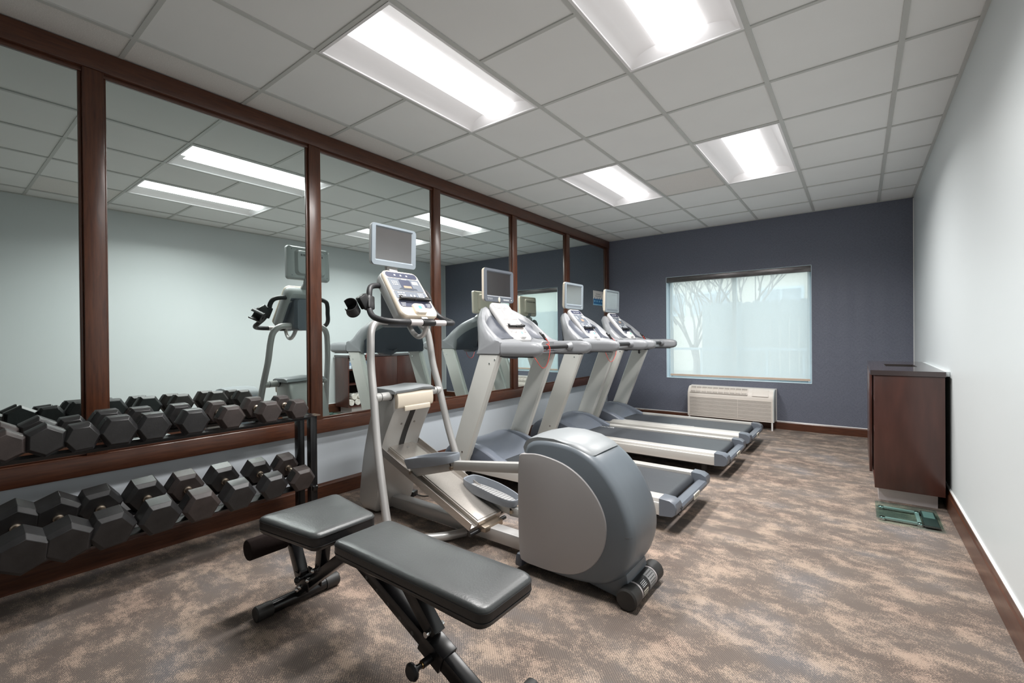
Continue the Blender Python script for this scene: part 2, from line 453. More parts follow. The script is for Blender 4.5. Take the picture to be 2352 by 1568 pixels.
    base('baseboard_back', [(D, 0), (D - .016, 0), (D - .016, .085), (D - .008, .098), (D, .098)], 'wood_cross', 'x', .016, W - .018)
    b = MB(); b.prism([(D, .098), (D - .007, .098), (D - .004, .103), (D, .104)], 'x', .016, W - .018); struct(b.build('trim_21', 'caulk'))

    # ---- window
    b = MB(); t = .005
    for x0, x1, z0, z1 in ((wx0, wx0 + t, wz0, wz1), (wx1 - t, wx1, wz0, wz1), (wx0, wx1, wz0, wz0 + t), (wx0, wx1, wz1 - t, wz1)):
        b.box(x0, x1, D - .004, D + .18, z0, z1)
    win = struct(b.build('window_1', 'window_white', smooth=0))
    b = MB(); a0, a1, c0, c1 = wx0 + t, wx1 - t, wz0 + t, wz1 - t; s = .045
    for x0, x1, z0, z1 in ((a0, a0 + s, c0, c1), (a1 - s, a1, c0, c1), (a0 + s, a1 - s, c0, c0 + s), (a0 + s, a1 - s, c1 - s, c1), (1.80, 1.855, c0 + s, c1 - s)):
        b.box(x0, x1, D + .115, D + .165, z0, z1)
    b.build('window_frame', 'window_white', win, bevel=.003)
    b = MB(); b.box(a0 + s, a1 - s, D + .138, D + .142, c0 + s, c1 - s); b.build('window_glass', 'pane_glass', win, smooth=0)
    bl = thing('roller_blind', (1.83, D + .045, wz0 + .02), 'sheer pale roller blind drawn down over the window in the blue wall', 'blind')
    b = MB(); b.box(.946, 2.709, D + .0015, D + .070, 1.972, 2.043); b.build('valance', 'valance_metal', bl, bevel=.003)
    b = MB(); n = 24
    for k in range(n):
        xa = .985 + (2.692 - .985) * k / n; xb = .985 + (2.692 - .985) * (k + 1) / n
        b.quad((xa, D + .046, .635), (xb, D + .046, .635), (xb, D + .046, 1.98), (xa, D + .046, 1.98))
    b.build('blind_cloth', 'sheer_cloth', bl)
    b = MB(); b.prism([(D + .038 + p[0], p[1]) for p in ((0, .618), (.018, .618), (.018, .640), (.009, .646), (0, .640))], 'x', .983, 2.694); b.build('hem_bar', 'hem_tan', bl)
room()

# ---- recessed ceiling lights
def ceiling_light(i, j, label):
    x, y = GX + (i + 1) * TILE, GY + (j + 1) * TILE
    x = GX + i * TILE + TILE / 2
    r = thing('ceiling_light', (x, y, H), label, 'ceiling light', 'recessed ceiling lights')
    hw, hl = TILE / 2 - .012, TILE - .012
    b = MB()
    for x0, x1, y0, y1 in ((-hw, -hw + .014, -hl, hl), (hw - .014, hw, -hl, hl), (-hw + .014, hw - .014, -hl, -hl + .014), (-hw + .014, hw - .014, hl - .014, hl)):
        b.box(x + x0, x + x1, y + y0, y + y1, H - .003, H + .012)
    b.build('frame', 'fixture_white', r, smooth=0, weld=False)
    half = [(.283, .001), (.270, .016), (.245, .034), (.215, .048), (.180, .059), (.150, .065), (.128, .067)]
    prof = [(-a, z) for a, z in half] + [(a, z) for a, z in reversed(half)]
    b = MB(); ye = hl - .045
    ring = lambda yy, k: [(x + a, y + yy, H + .001 + (z - .001) * k) for a, z in prof]
    b.loft([[(x + a, y - hl + .012, H + .001) for a, z in prof], ring(-ye, 1), ring(ye, 1), [(x + a, y + hl - .012, H + .001) for a, z in prof]], cap=False, closed=False)
    b.build('reflector', 'fixture_white', r, smooth=50)
    b = MB(); lp = [(-.130, .066)] + [(.127 * math.sin(math.radians(a)), .070 - .054 * math.cos(math.radians(a))) for a in range(-80, 81, 16)] + [(.130, .066)]
    b.loft([[(x + a, y + yy, H + z) for a, z in lp] for yy in (-ye + .004, ye - .004)])
    b.build('diffuser', 'lamp_diffuser', r, smooth=50)
    b = MB(); b.box(x - hw, x + hw, y - hl, y + hl, H + .095, H + .10); b.build('housing', 'fixture_white', r, smooth=0)
    L = bpy.data.lights.new('lamp', 'AREA'); L.shape = 'RECTANGLE'; L.size = .22; L.size_y = 1.06; L.spread = math.radians(150); L.energy = LAMP_W; L.color = (1., .985, .965)
    lo = bpy.data.objects.new('lamp', L); COL.objects.link(lo); lo.parent = r; lo.location = (0, 0, .012)
LAMP_W = 42.
ceiling_light(1, 0, 'recessed fluorescent ceiling light above the dumbbell rack and bench, nearest the mirrors')
ceiling_light(3, 0, 'recessed fluorescent ceiling light cut off by the top edge of the picture')
ceiling_light(1, 4, 'recessed fluorescent ceiling light farther back, above the treadmill consoles')
ceiling_light(3, 4, 'recessed fluorescent ceiling light farther back, above the open floor before the window')

# ================================================================== AIR CONDITIONER
def ptac():
    x0, x1, yb, yf, z0, z1 = 1.300, 2.335, D - .001, D - .225, .105, .505
    r = thing('air_conditioner', (1.82, D - .11, 0), 'cream through-wall air conditioner under the window in the blue wall', 'air conditioner')
    prof = spline([(yf, z0), (yf, z0 + .10), (yf, z0 + .25), (yf + .004, z0 + .30), (yf + .025, z0 + .35), (yf + .065, z1 - .012), (yf + .10, z1)], 4)
    prof = [(yf, z0)] + prof[1:] + [(yb - .03, z1), (yb - .03, z0)]
    b = MB(); b.prism(prof, 'x', x0 + .012, x1 - .012); b.build('cabinet', 'ptac_shell', r, smooth=40)
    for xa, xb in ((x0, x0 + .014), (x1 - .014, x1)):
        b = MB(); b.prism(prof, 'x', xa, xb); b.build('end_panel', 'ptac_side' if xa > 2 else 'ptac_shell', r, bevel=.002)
    b = MB(); b.box(x0 - .004, x1 + .006, yb - .032, yb, z0 - .012, z1 + .004); b.build('wall_flange', 'white_plastic', r)
    # front grille
    b = MB(); b.box(x0 + .028, x1 - .03, yf - .002, yf + .01, z0 + .022, z0 + .262); b.build('grille_backing', 'ptac_dark', r)
    b = MB(); n = 30
    for k in range(n):
        z = z0 + .024 + k * .236 / (n - 1)
        th = .0046 if k % 6 else .0062
        b.box(x0 + .026, x1 - .028, yf - .007, yf + .002, z - th / 2, z + th / 2)
    for x in (x0 + .027, x1 - .029, x0 + .027 + .58 * (x1 - x0)): b.box(x - .002, x + .002, yf - .006, yf + .002, z0 + .022, z0 + .262)
    b.build('front_grille', 'ptac_shell', r, smooth=0, weld=False)
    # outlet louvres on the sloping top
    p0, p1 = Vector((0, yf + .006, z0 + .315)), Vector((0, yf + .072, z1 - .008)); d = p1 - p0; nrm = Vector((0, -d.z, d.y)).normalized() * .006
    P = lambda x, t, k=1.: Vector((x, 0, 0)) + p0 + d * t + nrm * k
    xa, xb = x0 + .035, x0 + .735
    b = MB(); b.quad(P(xa, .05), P(xb, .05), P(xb, .95), P(xa, .95)); b.quad(P(xa, .05, -1), P(xb, .05, -1), P(xb, .95, -1), P(xa, .95, -1)); b.build('outlet_backing', 'ptac_dark', r)
    b = MB()
    for k in range(11):
        x = xa + (xb - xa) * k / 10; b.bar(P(x, 0, 1.8), P(x, 1, 1.8), .006, .008)
    for k in range(8): b.bar(P(xa, .02 + .96 * k / 7, 1.5), P(xb, .02 + .96 * k / 7, 1.5), .0035 if 0 < k < 7 else .006, .006)
    b.build('outlet_grille', 'ptac_shell', r, smooth=0, weld=False)
    b = MB(); q = [P(x0 + .79, -.05, .6), P(x1 - .06, -.05, .6), P(x1 - .06, 1.0, .6), P(x0 + .79, 1.0, .6)]; q2 = [v + nrm * .9 for v in q]
    b.loft([q, q2]); b.build('control_door', 'ptac_shell', r, bevel=.003)
    b = MB(); b.box(x1 - .030, x1 - .012, yf + .004, yf + .022, 0, z0); b.build('leg', 'white_plastic', r)
    b = MB(); b.box(x0 + .012, x0 + .030, yf + .004, yf + .022, 0, z0); b.build('leg', 'white_plastic', r)
ptac()

# ================================================================== NOTICE stuck to the last mirror panel
def notice():
    y0, y1, z0, z1 = 6.185, 6.505, 1.672, 1.890; x = .0165
    r = thing('wall_notice', (x, 6.345, z0), 'small white and blue paper notice stuck on the last mirror panel beside the corner', 'notice')
    zb = z0 + .44 * (z1 - z0)
    b = MB(); b.box(x, x + .0012, y0, y1, z0, z1); b.build('sheet', 'poster_white', r, smooth=0)
    b = MB(); b.box(x + .0012, x + .002, y0, y1, z0 + .018, zb)
    for k in range(4):
        yc = y0 + .045 + k * .078; b.box(x + .0012, x + .002, yc - .009, yc + .009, zb, zb + .010); b.cyl((x + .0012, yc, zb + .016), (x + .002, yc, zb + .016), .008, 10)
    b.build('blue_band', 'poster_blue', r, smooth=0)
    b = MB(); b.box(x + .0012, x + .0022, y0, y1, z0, z0 + .018)
    for k in range(4):
        yc = y0 + .045 + k * .078; b.box(x + .002, x + .0026, yc - .020, yc + .020, zb - .048, zb - .022)
    b.build('pale_figures', 'poster_light', r, smooth=0)
    b = MB()
    for k, w in enumerate((.15, .19)):
        for q in range(9):
            ya = 6.345 - w / 2 + q * w / 9; b.box(x + .0012, x + .0018, ya, ya + w / 13, z1 - .056 - k * .030, z1 - .042 - k * .030)
    b.build('lettering', 'label_grey', r, smooth=0)
notice()

# ================================================================== SCREENS
def screen(r, yc, zc, xf, w, h, tilt, kind):
    """flat monitor facing +x; xf = front face at centre height"""
    T = Matrix.Translation((xf, yc, zc)) @ Matrix.Rotation(-math.radians(tilt), 4, 'Y')
    L = lambda x, y, z: T @ Vector((x, y, z))
    rr = lambda w_, h_, rad, x: [L(x, p[0], p[1]) for p in rrect(w_, h_, rad, 5)]
    # housing: deep shell with a stepped back
    b = MB()
    b.loft([rr(w * .50, h * .50, .03, -.082), rr(w * .62, h * .66, .03, -.078), rr(w * .70, h * .76, .03, -.05), rr(w * .90, h * .90, .03, -.044),
            rr(w * .985, h * .98, .026, -.030), rr(w, h, .026, -.014), rr(w, h, .026, -.004)])
    hs = b.build('screen_housing', 'cream_plastic' if kind != 'elliptical' else 'grey_shell_light', r, smooth=30)
    b = MB()
    for k in range(14): 
        y = -w * .24 + k * w * .48 / 13
        b.box(-.084, -.079, y - .003, y + .003, h * .18, h * .24, T)
    for sy in (-1, 1):
        for sz in (-1, 1): b.cyl(L(-.046, sy * w * .40, sz * h * .38), L(-.0405, sy * w * .40, sz * h * .38), .005, 8)
    b.build('vent', 'print_dark', hs, smooth=0, weld=False)
    # front bezel with a real opening
    zo = .012 if kind != 'elliptical' else .008
    iw, ih = w * .80, h * (.70 if kind != 'elliptical' else .76)
    b = MB(); b.loft([rr(w, h, .026, -.004), rr(w - .004, h - .004, .025, .004), [L(.004, p[0], p[1] + zo) for p in rrect(iw + .018, ih + .018, .006, 5)], [L(-.004, p[0], p[1] + zo) for p in rrect(iw, ih, .003, 5)]], cap=False)
    b.build('bezel', {'elliptical': 'slate_light', 'dark': 'slate_plastic', 'pale': 'slate_light'}[kind], r, smooth=30)
    b = MB(); b.loft([[L(-.006, p[0], p[1] + zo) for p in rrect(iw + .004, ih + .004, .003, 5)], [L(-.0035, p[0], p[1] + zo) for p in rrect(iw + .004, ih + .004, .003, 5)]])
    b.build('display', 'screen_glass', r, smooth=0)
    if kind == 'dark':
        q = [(0, .024), (.013, .012), (.013, -.012), (0, -.024), (-.013, -.012), (-.013, .012)]
        b = MB(); b.loft([[L(x, a - .008, c - h * .425) for a, c in q] for x in (.002, .008)]); b.build('badge', 'label_cream', r, bevel=.001)
        b = MB()
        for k in range(4): b.box(.0035, .0048, -w * .40 + k * .017, -w * .40 + k * .017 + .011, -h * .405, -h * .39, T)
        for k in range(3): b.box(.0035, .0048, -w * .38 + k * .022, -w * .38 + k * .022 + .006, -h * .44, -h * .42, T)
        for k in range(8): b.box(.0035, .0048, w * .13 + k * .0105, w * .13 + k * .0105 + .007, -h * .44, -h * .40, T)
        b.build('lettering', 'print_light', r, smooth=0)
        b = MB(); b.box(.0035, .0055, w * .40, w * .425, -h * .43, -h * .40, T); b.build('power_light', 'white_plastic', r)
    elif kind == 'pale':
        b = MB(); b.box(.0035, .0048, -w * .38, w * .38, -h * .40, -h * .37, T); b.build('lower_strip', 'slate_plastic', r)
        b = MB(); b.box(.0035, .0055, w * .40, w * .425, -h * .43, -h * .40, T); b.build('power_light', 'white_plastic', r)
    return L
pm('slate_light', (.20, .23, .255), .30, spec=.5, var=.02)
pm('grey_shell_light', (.46, .48, .48), .36, var=.02)

# ================================================================== CONSOLE FACE used by treadmills and elliptical
def console(r, F, w, h, body, faces, thick=.035, deck='treadmill'):
    """F: frame with x across, y up the slope, z out of the face; origin at the face centre"""
    P = lambda x, y, z=0.: F @ Vector((x, y, z))
    out = rrect(w, h, .045, 6)
    tap = lambda p, k=1.: (p[0] * (1.0 - .06 * (p[1] / h)) * k, p[1])
    b = MB(); ring = lambda ins, z: [P(*tap((p[0] * (1 - 2 * ins / w), p[1] * (1 - 2 * ins / h))), z) for p in out]
    b.loft([ring(.012, -thick), ring(.0, -thick * .55), ring(0., -.010), ring(.006, 0.)])
    cs = b.build('console', body, r, smooth=40)
    top, mid, low = faces
    def plate(name, mat, y0, y1, x0=None, x1=None, rad=.008, z=.0022, par=cs):
        hw = w / 2 - .018
        xa, xb = (-hw if x0 is None else x0), (hw if x1 is None else x1)
        o = [P(*tap(((xa + xb) / 2 + p[0], (y0 + y1) / 2 + p[1])), zz) for zz in (z - .002,) for p in rrect(xb - xa, y1 - y0, min(rad, (y1 - y0) / 2.1), 4)]
        o2 = [P(*tap(((xa + xb) / 2 + p[0], (y0 + y1) / 2 + p[1])), z) for p in rrect(xb - xa, y1 - y0, min(rad, (y1 - y0) / 2.1), 4)]
        m = MB(); m.loft([o, o2]); return m.build(name, mat, par, smooth=20)
    k = h / .42
    plate('upper_panel', top, h * .335, h * .455, rad=.02)
    plate('display_panel', mid, h * .045, h * .32)
    plate('keypad_panel', mid, -h * .135, h * .035)
    plate('lower_panel', low, -h * .31, -h * .145, rad=.022)
    plate('readout', low if deck == 'elliptical' else mid, h * .065, h * .29, -w * .16, w * .16, z=.0034)
    plate('amber_display', 'lcd_amber', h * .085, h * .155, -w * .10, w * .12, .002, z=.0044)
    m = MB()
    def dash(x0, x1, y0, y1): m.loft([[P(*tap(q), zz) for q in ((x0, y0), (x1, y0), (x1, y1), (x0, y1))] for zz in (.002, .0042)])
    dash(-w * .07, w * .07, h * .295, h * .303)
    for a in range(3):
        for c in range(3): dash(-w * .38 + a * w * .055, -w * .345 + a * w * .055, h * .16 + c * h * .035, h * .175 + c * h * .035)
    for a in range(3):
        for c in range(4): dash(w * .20 + a * w * .055, w * .235 + a * w * .055, -h * .115 + c * h * .033, -h * .098 + c * h * .033)
    for a in range(3):
        for c in range(2): dash(-w * .36 + a * w * .07, -w * .31 + a * w * .07, -h * .07 + c * h * .05, -h * .05 + c * h * .05)
    for a in (-.04, .06): dash(w * a, w * a + .010, -h * .08, -h * .04)
    for s_ in (-1, 1):
        for a in range(3): dash(s_ * w * .34 - .02, s_ * w * .34 + .02 - a * .006, -h * .235 - a * .012, -h * .228 - a * .012)
    dash(w * .20, w * .36, h * .20, h * .27)
    for a in (-.22, -.05, .12): dash(w * a, w * a + .012, h * .375, h * .405)
    m.build('markings', 'print_light', cs, smooth=0, weld=False)
    # reading ledge
    m = MB(); yl = -h * .155; zl = .026
    m.bar(P(-w * .40, yl, .012), P(w * .40, yl, .012), .010, .014, F.to_3x3() @ Vector((0, 1, 0)))
    m.bar(P(-w * .42, yl - .004, zl), P(w * .42, yl - .004, zl), .008, .012, F.to_3x3() @ Vector((0, 1, 0)))
    for x in (-.40, 0, .40): m.bar(P(w * x, yl - .002, .008), P(w * x, yl - .002, zl + .003), .018, .012, F.to_3x3() @ Vector((1, 0, 0)))
    for x in (-.36, .36): m.bar(P(w * x, yl, .016), P(w * x, yl + .022, .016), .022, .010, F.to_3x3() @ Vector((0, 0, 1)))
    m.build('reading_ledge', 'black_plastic', cs, bevel=.0015)
    # raised hand control with button
    o = rrect(w * .30, h * .20, .018, 5); yc = -h * .36
    m = MB(); m.loft([[P(p[0] * 1.08, yc + p[1] * 1.05, .0) for p in o], [P(p[0] * 1.04, yc + p[1], .016) for p in o], [P(p[0] * .92, yc + p[1] * .92, .021) for p in o]])
    kp = m.build('hand_control', body, cs, smooth=40)
    m = MB(); o = rrect(w * .085, h * .055, .004, 3); m.loft([[P(p[0], yc + .006 + p[1], z) for p in o] for z in (.020, .0228)]); m.build('start_button', 'button_green', kp, smooth=0)
    m = MB()
    for x, y in ((-.085, .03), (.085, .03), (-.085, -.02), (.085, -.02)): m.cyl(P(w * x, yc + y, .0205), P(w * x, yc + y, .0222), .004, 8)
    m.build('small_button', 'label_grey', kp)
    return cs

# ================================================================== TREADMILLS
def treadmill(yc, label, faces, body, tv, cord, logo):
    r = thing('treadmill', (1.25, yc, 0), label, 'treadmill', 'treadmills facing the mirror wall')
    S_ = .982
    SHAPE[0] = lambda p: Vector((3.1706 - (3.1706 - p.x) * S_, yc + (p.y - yc) * .985, 0. if p.z < .002 else 1.182 - (1.182 - p.z) * S_))
    Yw = lambda a: yc + a
    b = MB(); b.box(.40, 2.16, Yw(-.30), Yw(.30), .055, .150); b.build('chassis', 'black_plastic', r, bevel=.006)
    for x in (.50, 2.08):
        for s in (-1, 1):
            b = MB(); b.cyl((x, Yw(s * .27), 0), (x, Yw(s * .27), .058), .026, 14); b.build('foot', 'black_rubber', r)
    for s in (-1, 1):
        b = MB(); b.prism([(Yw(s * .385), .088), (Yw(s * .388), .150), (Yw(s * .384), .162), (Yw(s * .378), .164), (Yw(s * .370), .184), (Yw(s * .360), .190), (Yw(s * .290), .191), (Yw(s * .286), .188), (Yw(s * .286), .100), (Yw(s * .300), .086)], 'x', .52, 2.195)
        b.build('side_rail', 'rail_metal', r, smooth=25)
    # belt: endless loop round the rear roller
    b = MB(); pr = [(.60, .174)] + [(2.178 + .040 * math.sin(math.radians(a)), .134 + .040 * math.cos(math.radians(a))) for a in range(0, 181, 15)] + [(.60, .094)]
    b.prism(pr, 'y', Yw(-.272), Yw(.272)); bt = b.build('running_belt', 'belt_rubber', r, smooth=40)
    if logo:
        (xa, ya), sz = logo
        b = MB(); text_mesh(b, 'PRECOR', sz, frame((xa, ya, .1748), (1, 0, 0), (0, 1, 0))); b.build('belt_lettering', 'print_light', bt, smooth=0)
    # rear end cap
    b = MB()
    for s in (-1, 1):
        prof = [(2.195, .084), (2.275, .092), (2.297, .110), (2.302, .150), (2.292, .172), (2.262, .188), (2.195, .193)]
        ins = [(0.285, 1.0), (.385, 1.0), (.391, .94)]
        b.loft([[(2.195 + (x - 2.195) * k, Yw(s * a), .138 + (z - .138) * (.5 + .5 * k)) for x, z in prof] for a, k in ins])
    b.prism([(2.232, .088), (2.282, .094), (2.303, .112), (2.306, .132), (2.296, .146), (2.252, .150), (2.236, .140)], 'y', Yw(-.287), Yw(.287))
    ec = b.build('end_cap', 'slate_plastic', r, smooth=35)
    Fp = frame((2.3065, Yw(.02), .121), (0, 1, 0), (0, 0, 1))
    b = MB(); o = rrect(.125, .036, .006, 4); b.loft([[Fp @ Vector((p[0], p[1], z)) for p in o] for z in (-.004, .0015)]); b.build('name_plate', 'label_cream', ec)
    b = MB(); text_mesh(b, 'PRECOR', .024, frame((2.3084, Yw(.02), .121), (0, 1, 0), (0, 0, 1))); b.build('plate_lettering', 'print_dark', ec, smooth=0)
    b = MB()
    for a, z in ((-.30, .128), (-.285, .132), (-.33, .098)): b.cyl((2.29, Yw(a), z), (2.3035, Yw(a), z), .006, 10)
    b.build('bolt', 'print_dark', ec)
    # motor hood: middle slope with two raised wings
    mid = spline([(.27, .10), (.275, .17), (.30, .235), (.36, .283), (.46, .300), (.57, .290), (.68, .262), (.78, .218), (.845, .178)], 4)
    wing = spline([(.28, .10), (.285, .17), (.31, .235), (.38, .285), (.49, .306), (.62, .299), (.73, .272), (.83, .233), (.90, .202), (.925, .187)], 4)
    b = MB(); n = 8; rings = []
    for k in range(n + 1):
        a = -.268 + .536 * k / n; dip = .020 * (1 - (2 * k / n - 1) ** 2) ** .5
        rings.append([(x - dip * smoothstep(.45, .80, x), Yw(a), z - dip * .6 * smoothstep(.15, .27, z)) for x, z in mid] + [(.845, Yw(a), .165), (.30, Yw(a), .09)])
    b.loft(rings); hd = b.build('motor_hood', 'hood_plastic', r, smooth=50)
    for s in (-1, 1):
        b = MB(); rings = []
        for a, k, dz in ((.262, 1., -.012), (.270, 1., 0), (.300, 1.0, .002), (.330, .985, -.006), (.350, .95, -.03)):
            rings.append([(.30 + (x - .30) * k, Yw(s * a), max(.10, z + dz * smoothstep(.17, .25, z))) for x, z in wing] + [(.90, Yw(s * a), .10), (.30, Yw(s * a), .08)])
        b.loft(rings); b.build('hood_wing', 'hood_plastic', r, smooth=50)
        b = MB(); rings = []
        for a, k, dz in ((.345, .96, -.022), (.372, .90, -.075), (.381, .84, -.12)):
            rings.append([(.30 + (x - .30) * k, Yw(s * a), max(.10, min(z + dz * .6, .30))) for x, z in wing] + [(.84, Yw(s * a), .10), (.30, Yw(s * a), .08)])
        b.loft(rings); b.build('hood_side', 'dark_slate', r, smooth=50)
        # upright
        b = MB(); b.prism([(.375, .065), (.575, .065), (.975, 1.062), (.766, 1.062)], 'y', Yw(s * .362), Yw(s * .424)); up = b.build('upright', 'upright_paint', r, bevel=.014, seg=1, smooth=20)
        b = MB()
        for x, z in ((.93, 1.015), (.875, .985), (.575, .25)): b.cyl((x, Yw(s * .424), z), (x, Yw(s * .427), z), .007, 10); b.cyl((x, Yw(s * .359), z), (x, Yw(s * .362), z), .007, 10)
        b.build('bolt', 'chrome', up)
    # cowl: arch from one arm over the console to the other
    ZT = [(0, 1.432), (.10, 1.440), (.14, 1.462), (.20, 1.446), (.28, 1.402), (.33, 1.365), (.38, 1.312), (.405, 1.268), (.42, 1.22), (.430, 1.175)]
    XF = [(0, .548), (.12, .552), (.20, .578), (.28, .628), (.33, .668), (.38, .718), (.41, .765), (.430, .82)]
    RX = [(0, 1.00), (.39, 1.00), (.430, .985)]
    def sect(a):
        m = abs(a); zt = interp(ZT, m); xf = interp(XF, m); rx = interp(RX, m)
        dip = .050 * smoothstep(.125, .16, m) * (1 - smoothstep(.315, .36, m)); cen = 1 - smoothstep(.12, .15, m)
        zb = 1.042 + .02 * smoothstep(.40, .43, m)
        s0 = Vector((xf + .085 - .03 * cen, zt - .028 - .02 * cen)); s1 = Vector((.935 - .03 * cen, min(1.168 - .03 * cen, zt - .004))); d = (s1 - s0); nn = Vector((-d.y, d.x)).normalized()
        nn = nn if nn.y > 0 else -nn
        f0 = Vector((.745, zb)); f1 = Vector((xf, zt - .045))
        pts = [f0, f0.lerp(f1, .35) + Vector((-.006, 0)), f0.lerp(f1, .7) + Vector((-.008, 0)), f1, Vector((xf + .018, zt - .010)), Vector((xf + .050, zt)), s0]
        for t in (.2, .4, .6, .8): pts.append(s0.lerp(s1, t) - nn * dip * math.sin(PI * min(1, t * 1.05)) ** .6)
        pts += [s1, Vector((rx - .015, min(1.160 - .02 * cen, zt - .006))), Vector((rx, min(1.150 - .02 * cen, zt - .012))), Vector((rx, zb + .012)), Vector((rx - .012, zb))]
        return pts, (s0, s1, nn, dip), (f0, f1)
    As = [-.430, -.426, -.418, -.405, -.39, -.37, -.35, -.33, -.31, -.285, -.26, -.23, -.20, -.17, -.15, -.135, -.12, -.06]; As = As + [0] + [-q for q in reversed(As)]
    b = MB(); b.loft([[(p.x, Yw(a), p.y) for p in sect(a)[0]] for a in As]); cw = b.build('console_cowl', 'silver_plastic', r, smooth=42)
    for s in (-1, 1):
        b = MB(); rings = []
        for a in (.137, .150, .175, .20, .23, .26, .285, .31, .325):
            (s0, s1, nn, dip) = sect(a)[1]; row = []
            for t in (.06, .2, .4, .6, .8, .92):
                q = s0.lerp(s1, t) - nn * dip * math.sin(PI * min(1, t * 1.05)) ** .6 + nn * .004; row.append((q.x, Yw(s * a), q.y))
            rings.append(row)
        b.loft(rings, closed=False, cap=False); b.build('side_pocket', 'dark_slate', cw, smooth=50)
    b = MB(); rings = []
    for k in range(19):
        a = -.392 + .784 * k / 18; (f0, f1) = sect(a)[2]; row = []; tm = max(.2, 1 - .075 / max(.08, f1.y - f0.y))
        for t in (.0, .25, .5, .75, 1.): 
            q = f0.lerp(f1, t * tm); row.append((q.x - .013 - .012 * math.sin(PI * t), Yw(a), q.y))
        rings.append(row)
    b.loft(rings, closed=False, cap=False); b.build('under_cover', 'dark_slate', cw, smooth=50)
    b = MB()
    for a in (-.22, .22): b.cyl((.66, Yw(a), 1.21), (.70, Yw(a), 1.21), .008, 10)
    b.build('cover_screw', 'chrome', cw)
    b = MB(); b.loft([[(x, Yw(a), z) for x, z in ((.70, 1.07 - d), (.74, 1.02 - d), (.86, 1.015 - d), (.90, 1.05), (.80, 1.07))] for a, d in ((-.15, -.03), (-.11, 0.), (-.05, .01), (.02, -.02), (.05, -.028))]); b.build('belly', 'dark_slate', cw, smooth=45)
    # arms
    for s in (-1, 1):
        b = MB(); rings = []
        for x, k in ((.992, 1.), (1.10, 1.), (1.20, 1.), (1.255, .97), (1.295, .88), (1.322, .70), (1.336, .42), (1.340, .12)):
            o = rrect(.108 * (k if k > .6 else k * .9 + .06), .116 * k, .040 * k, 5); rings.append([(x, Yw(s * .376) + p[0], 1.097 + (1 - k) * .004 + p[1]) for p in o])
        b.loft(rings); b.build('arm', 'silver_plastic', r, smooth=45)
        b = MB(); b.prism([(.80, 1.046), (.90, 1.038), (1.27, 1.036), (1.20, 1.046)], 'y', Yw(s * .376 - .03), Yw(s * .376 + .03)); b.build('arm_underside', 'black_plastic', r)
    b = MB(); b.cyl((1.165, Yw(-.33), 1.108), (1.165, Yw(.33), 1.108), .019, 16); b.build('grip_bar', 'black_grip', r)
    b = MB(); b.cyl((1.160, Yw(-.33), 1.074), (1.160, Yw(.33), 1.074), .006, 10); b.build('brace_rod', 'chrome', r)
    for s in (-1, 1):
        b = MB(); b.lathe((1.165, Yw(s * .335), 1.106), (1.165, Yw(s * .265), 1.106), [(0, .038), (.03, .034), (.05, .026), (.07, .022)], 18); b.build('grip_boss', 'silver_plastic', r)
    # console and screen
    top, bot = Vector((.632, yc, 1.500)), Vector((.912, yc, 1.164)); up = (top - bot)
    F = frame((top + bot) / 2, (0, 1, 0), up)
    console(r, F, .262, up.length, body, faces, .05)
    b = MB(); b.bar((.625, yc, 1.46), (.592, yc, 1.57), .09, .018, (1, 0, 0)); b.bar((.592, Yw(-.0), 1.50), (.575, yc, 1.64), .06, .02, (1, 0, 0)); b.build('screen_bracket', 'label_grey', r, bevel=.004)
    screen(r, yc, 1.647, .640, .41, .290, TILT[tv], tv)
    # stop-key clip and cord
    b = MB(); b.bar((.985, Yw(.235), 1.150), (.945, Yw(.225), 1.215), .024, .014, (0, 1, 0)); b.bar((.95, Yw(.226), 1.195), (.92, Yw(.222), 1.235), .012, .02, (0, 1, 0)); b.build('stop_clip', 'black_plastic', r, bevel=.003)
    b = MB()
    if cord == 'loop':
        b.tube([(.955, Yw(.23), 1.20), (1.03, Yw(.20), 1.14), (1.12, Yw(.05), 1.132), (1.165, Yw(-.035), 1.131), (1.192, Yw(-.04), 1.10), (1.185, Yw(-.045), 1.02), (1.17, Yw(-.065), .955), (1.155, Yw(-.09), .940), (1.15, Yw(-.13), .965), (1.12, Yw(-.165), 1.03), (1.03, Yw(-.17), 1.07), (.98, Yw(-.17), 1.09)],   .0026, 8)
        b.tube([(1.165, Yw(-.042), 1.085), (1.19, Yw(-.042), 1.108), (1.165, Yw(-.042), 1.131), (1.14, Yw(-.042), 1.108)],   .0026, 8, closed=True)
        b.build('stop_cord', 'red_cord', r)
    elif cord == 'small':
        b.tube([(.955, Yw(.23), 1.20), (1.02, Yw(.25), 1.13), (1.02, Yw(.265), 1.03), (1.01, Yw(.23), .945), (1.0, Yw(.165), .912), (1.0, Yw(.10), .945), (.99, Yw(.055), 1.02), (.98, Yw(.05), 1.09)],   .0026, 8)
        b.build('stop_cord', 'red_cord', r)
    else:
        b.tube([(.955, Yw(.225), 1.20), (1.02, Yw(.16), 1.13), (1.02, Yw(.08), 1.09), (.98, Yw(.05), 1.06), (.975, Yw(.05), 1.02)],   .0026, 8)
        b.build('stop_cord', 'red_cord', r)
        b = MB(); b.lathe((.975, Yw(.05), 1.025), (.975, Yw(.05), .97), [(0, .006), (.006, .013), (.04, .014), (.05, .008)], 12); b.build('cord_fob', 'black_plastic', r)
    SHAPE[0] = None
    return r
TILT = {'dark': 0, 'pale': -1.5}
DK = ('face_navy', 'face_grey', 'face_navy')
treadmill(3.10, 'treadmill nearest the viewer, behind the elliptical, with dark screen and pinkish console', ('face_pink', 'face_pink', 'face_pink'), 'white_plastic', 'dark', 'loop', None)
treadmill(4.42, 'middle treadmill of three, with a pale screen and lettering near its motor hood', DK, 'white_plastic', 'pale', 'small', ((.90, 4.64), .06))
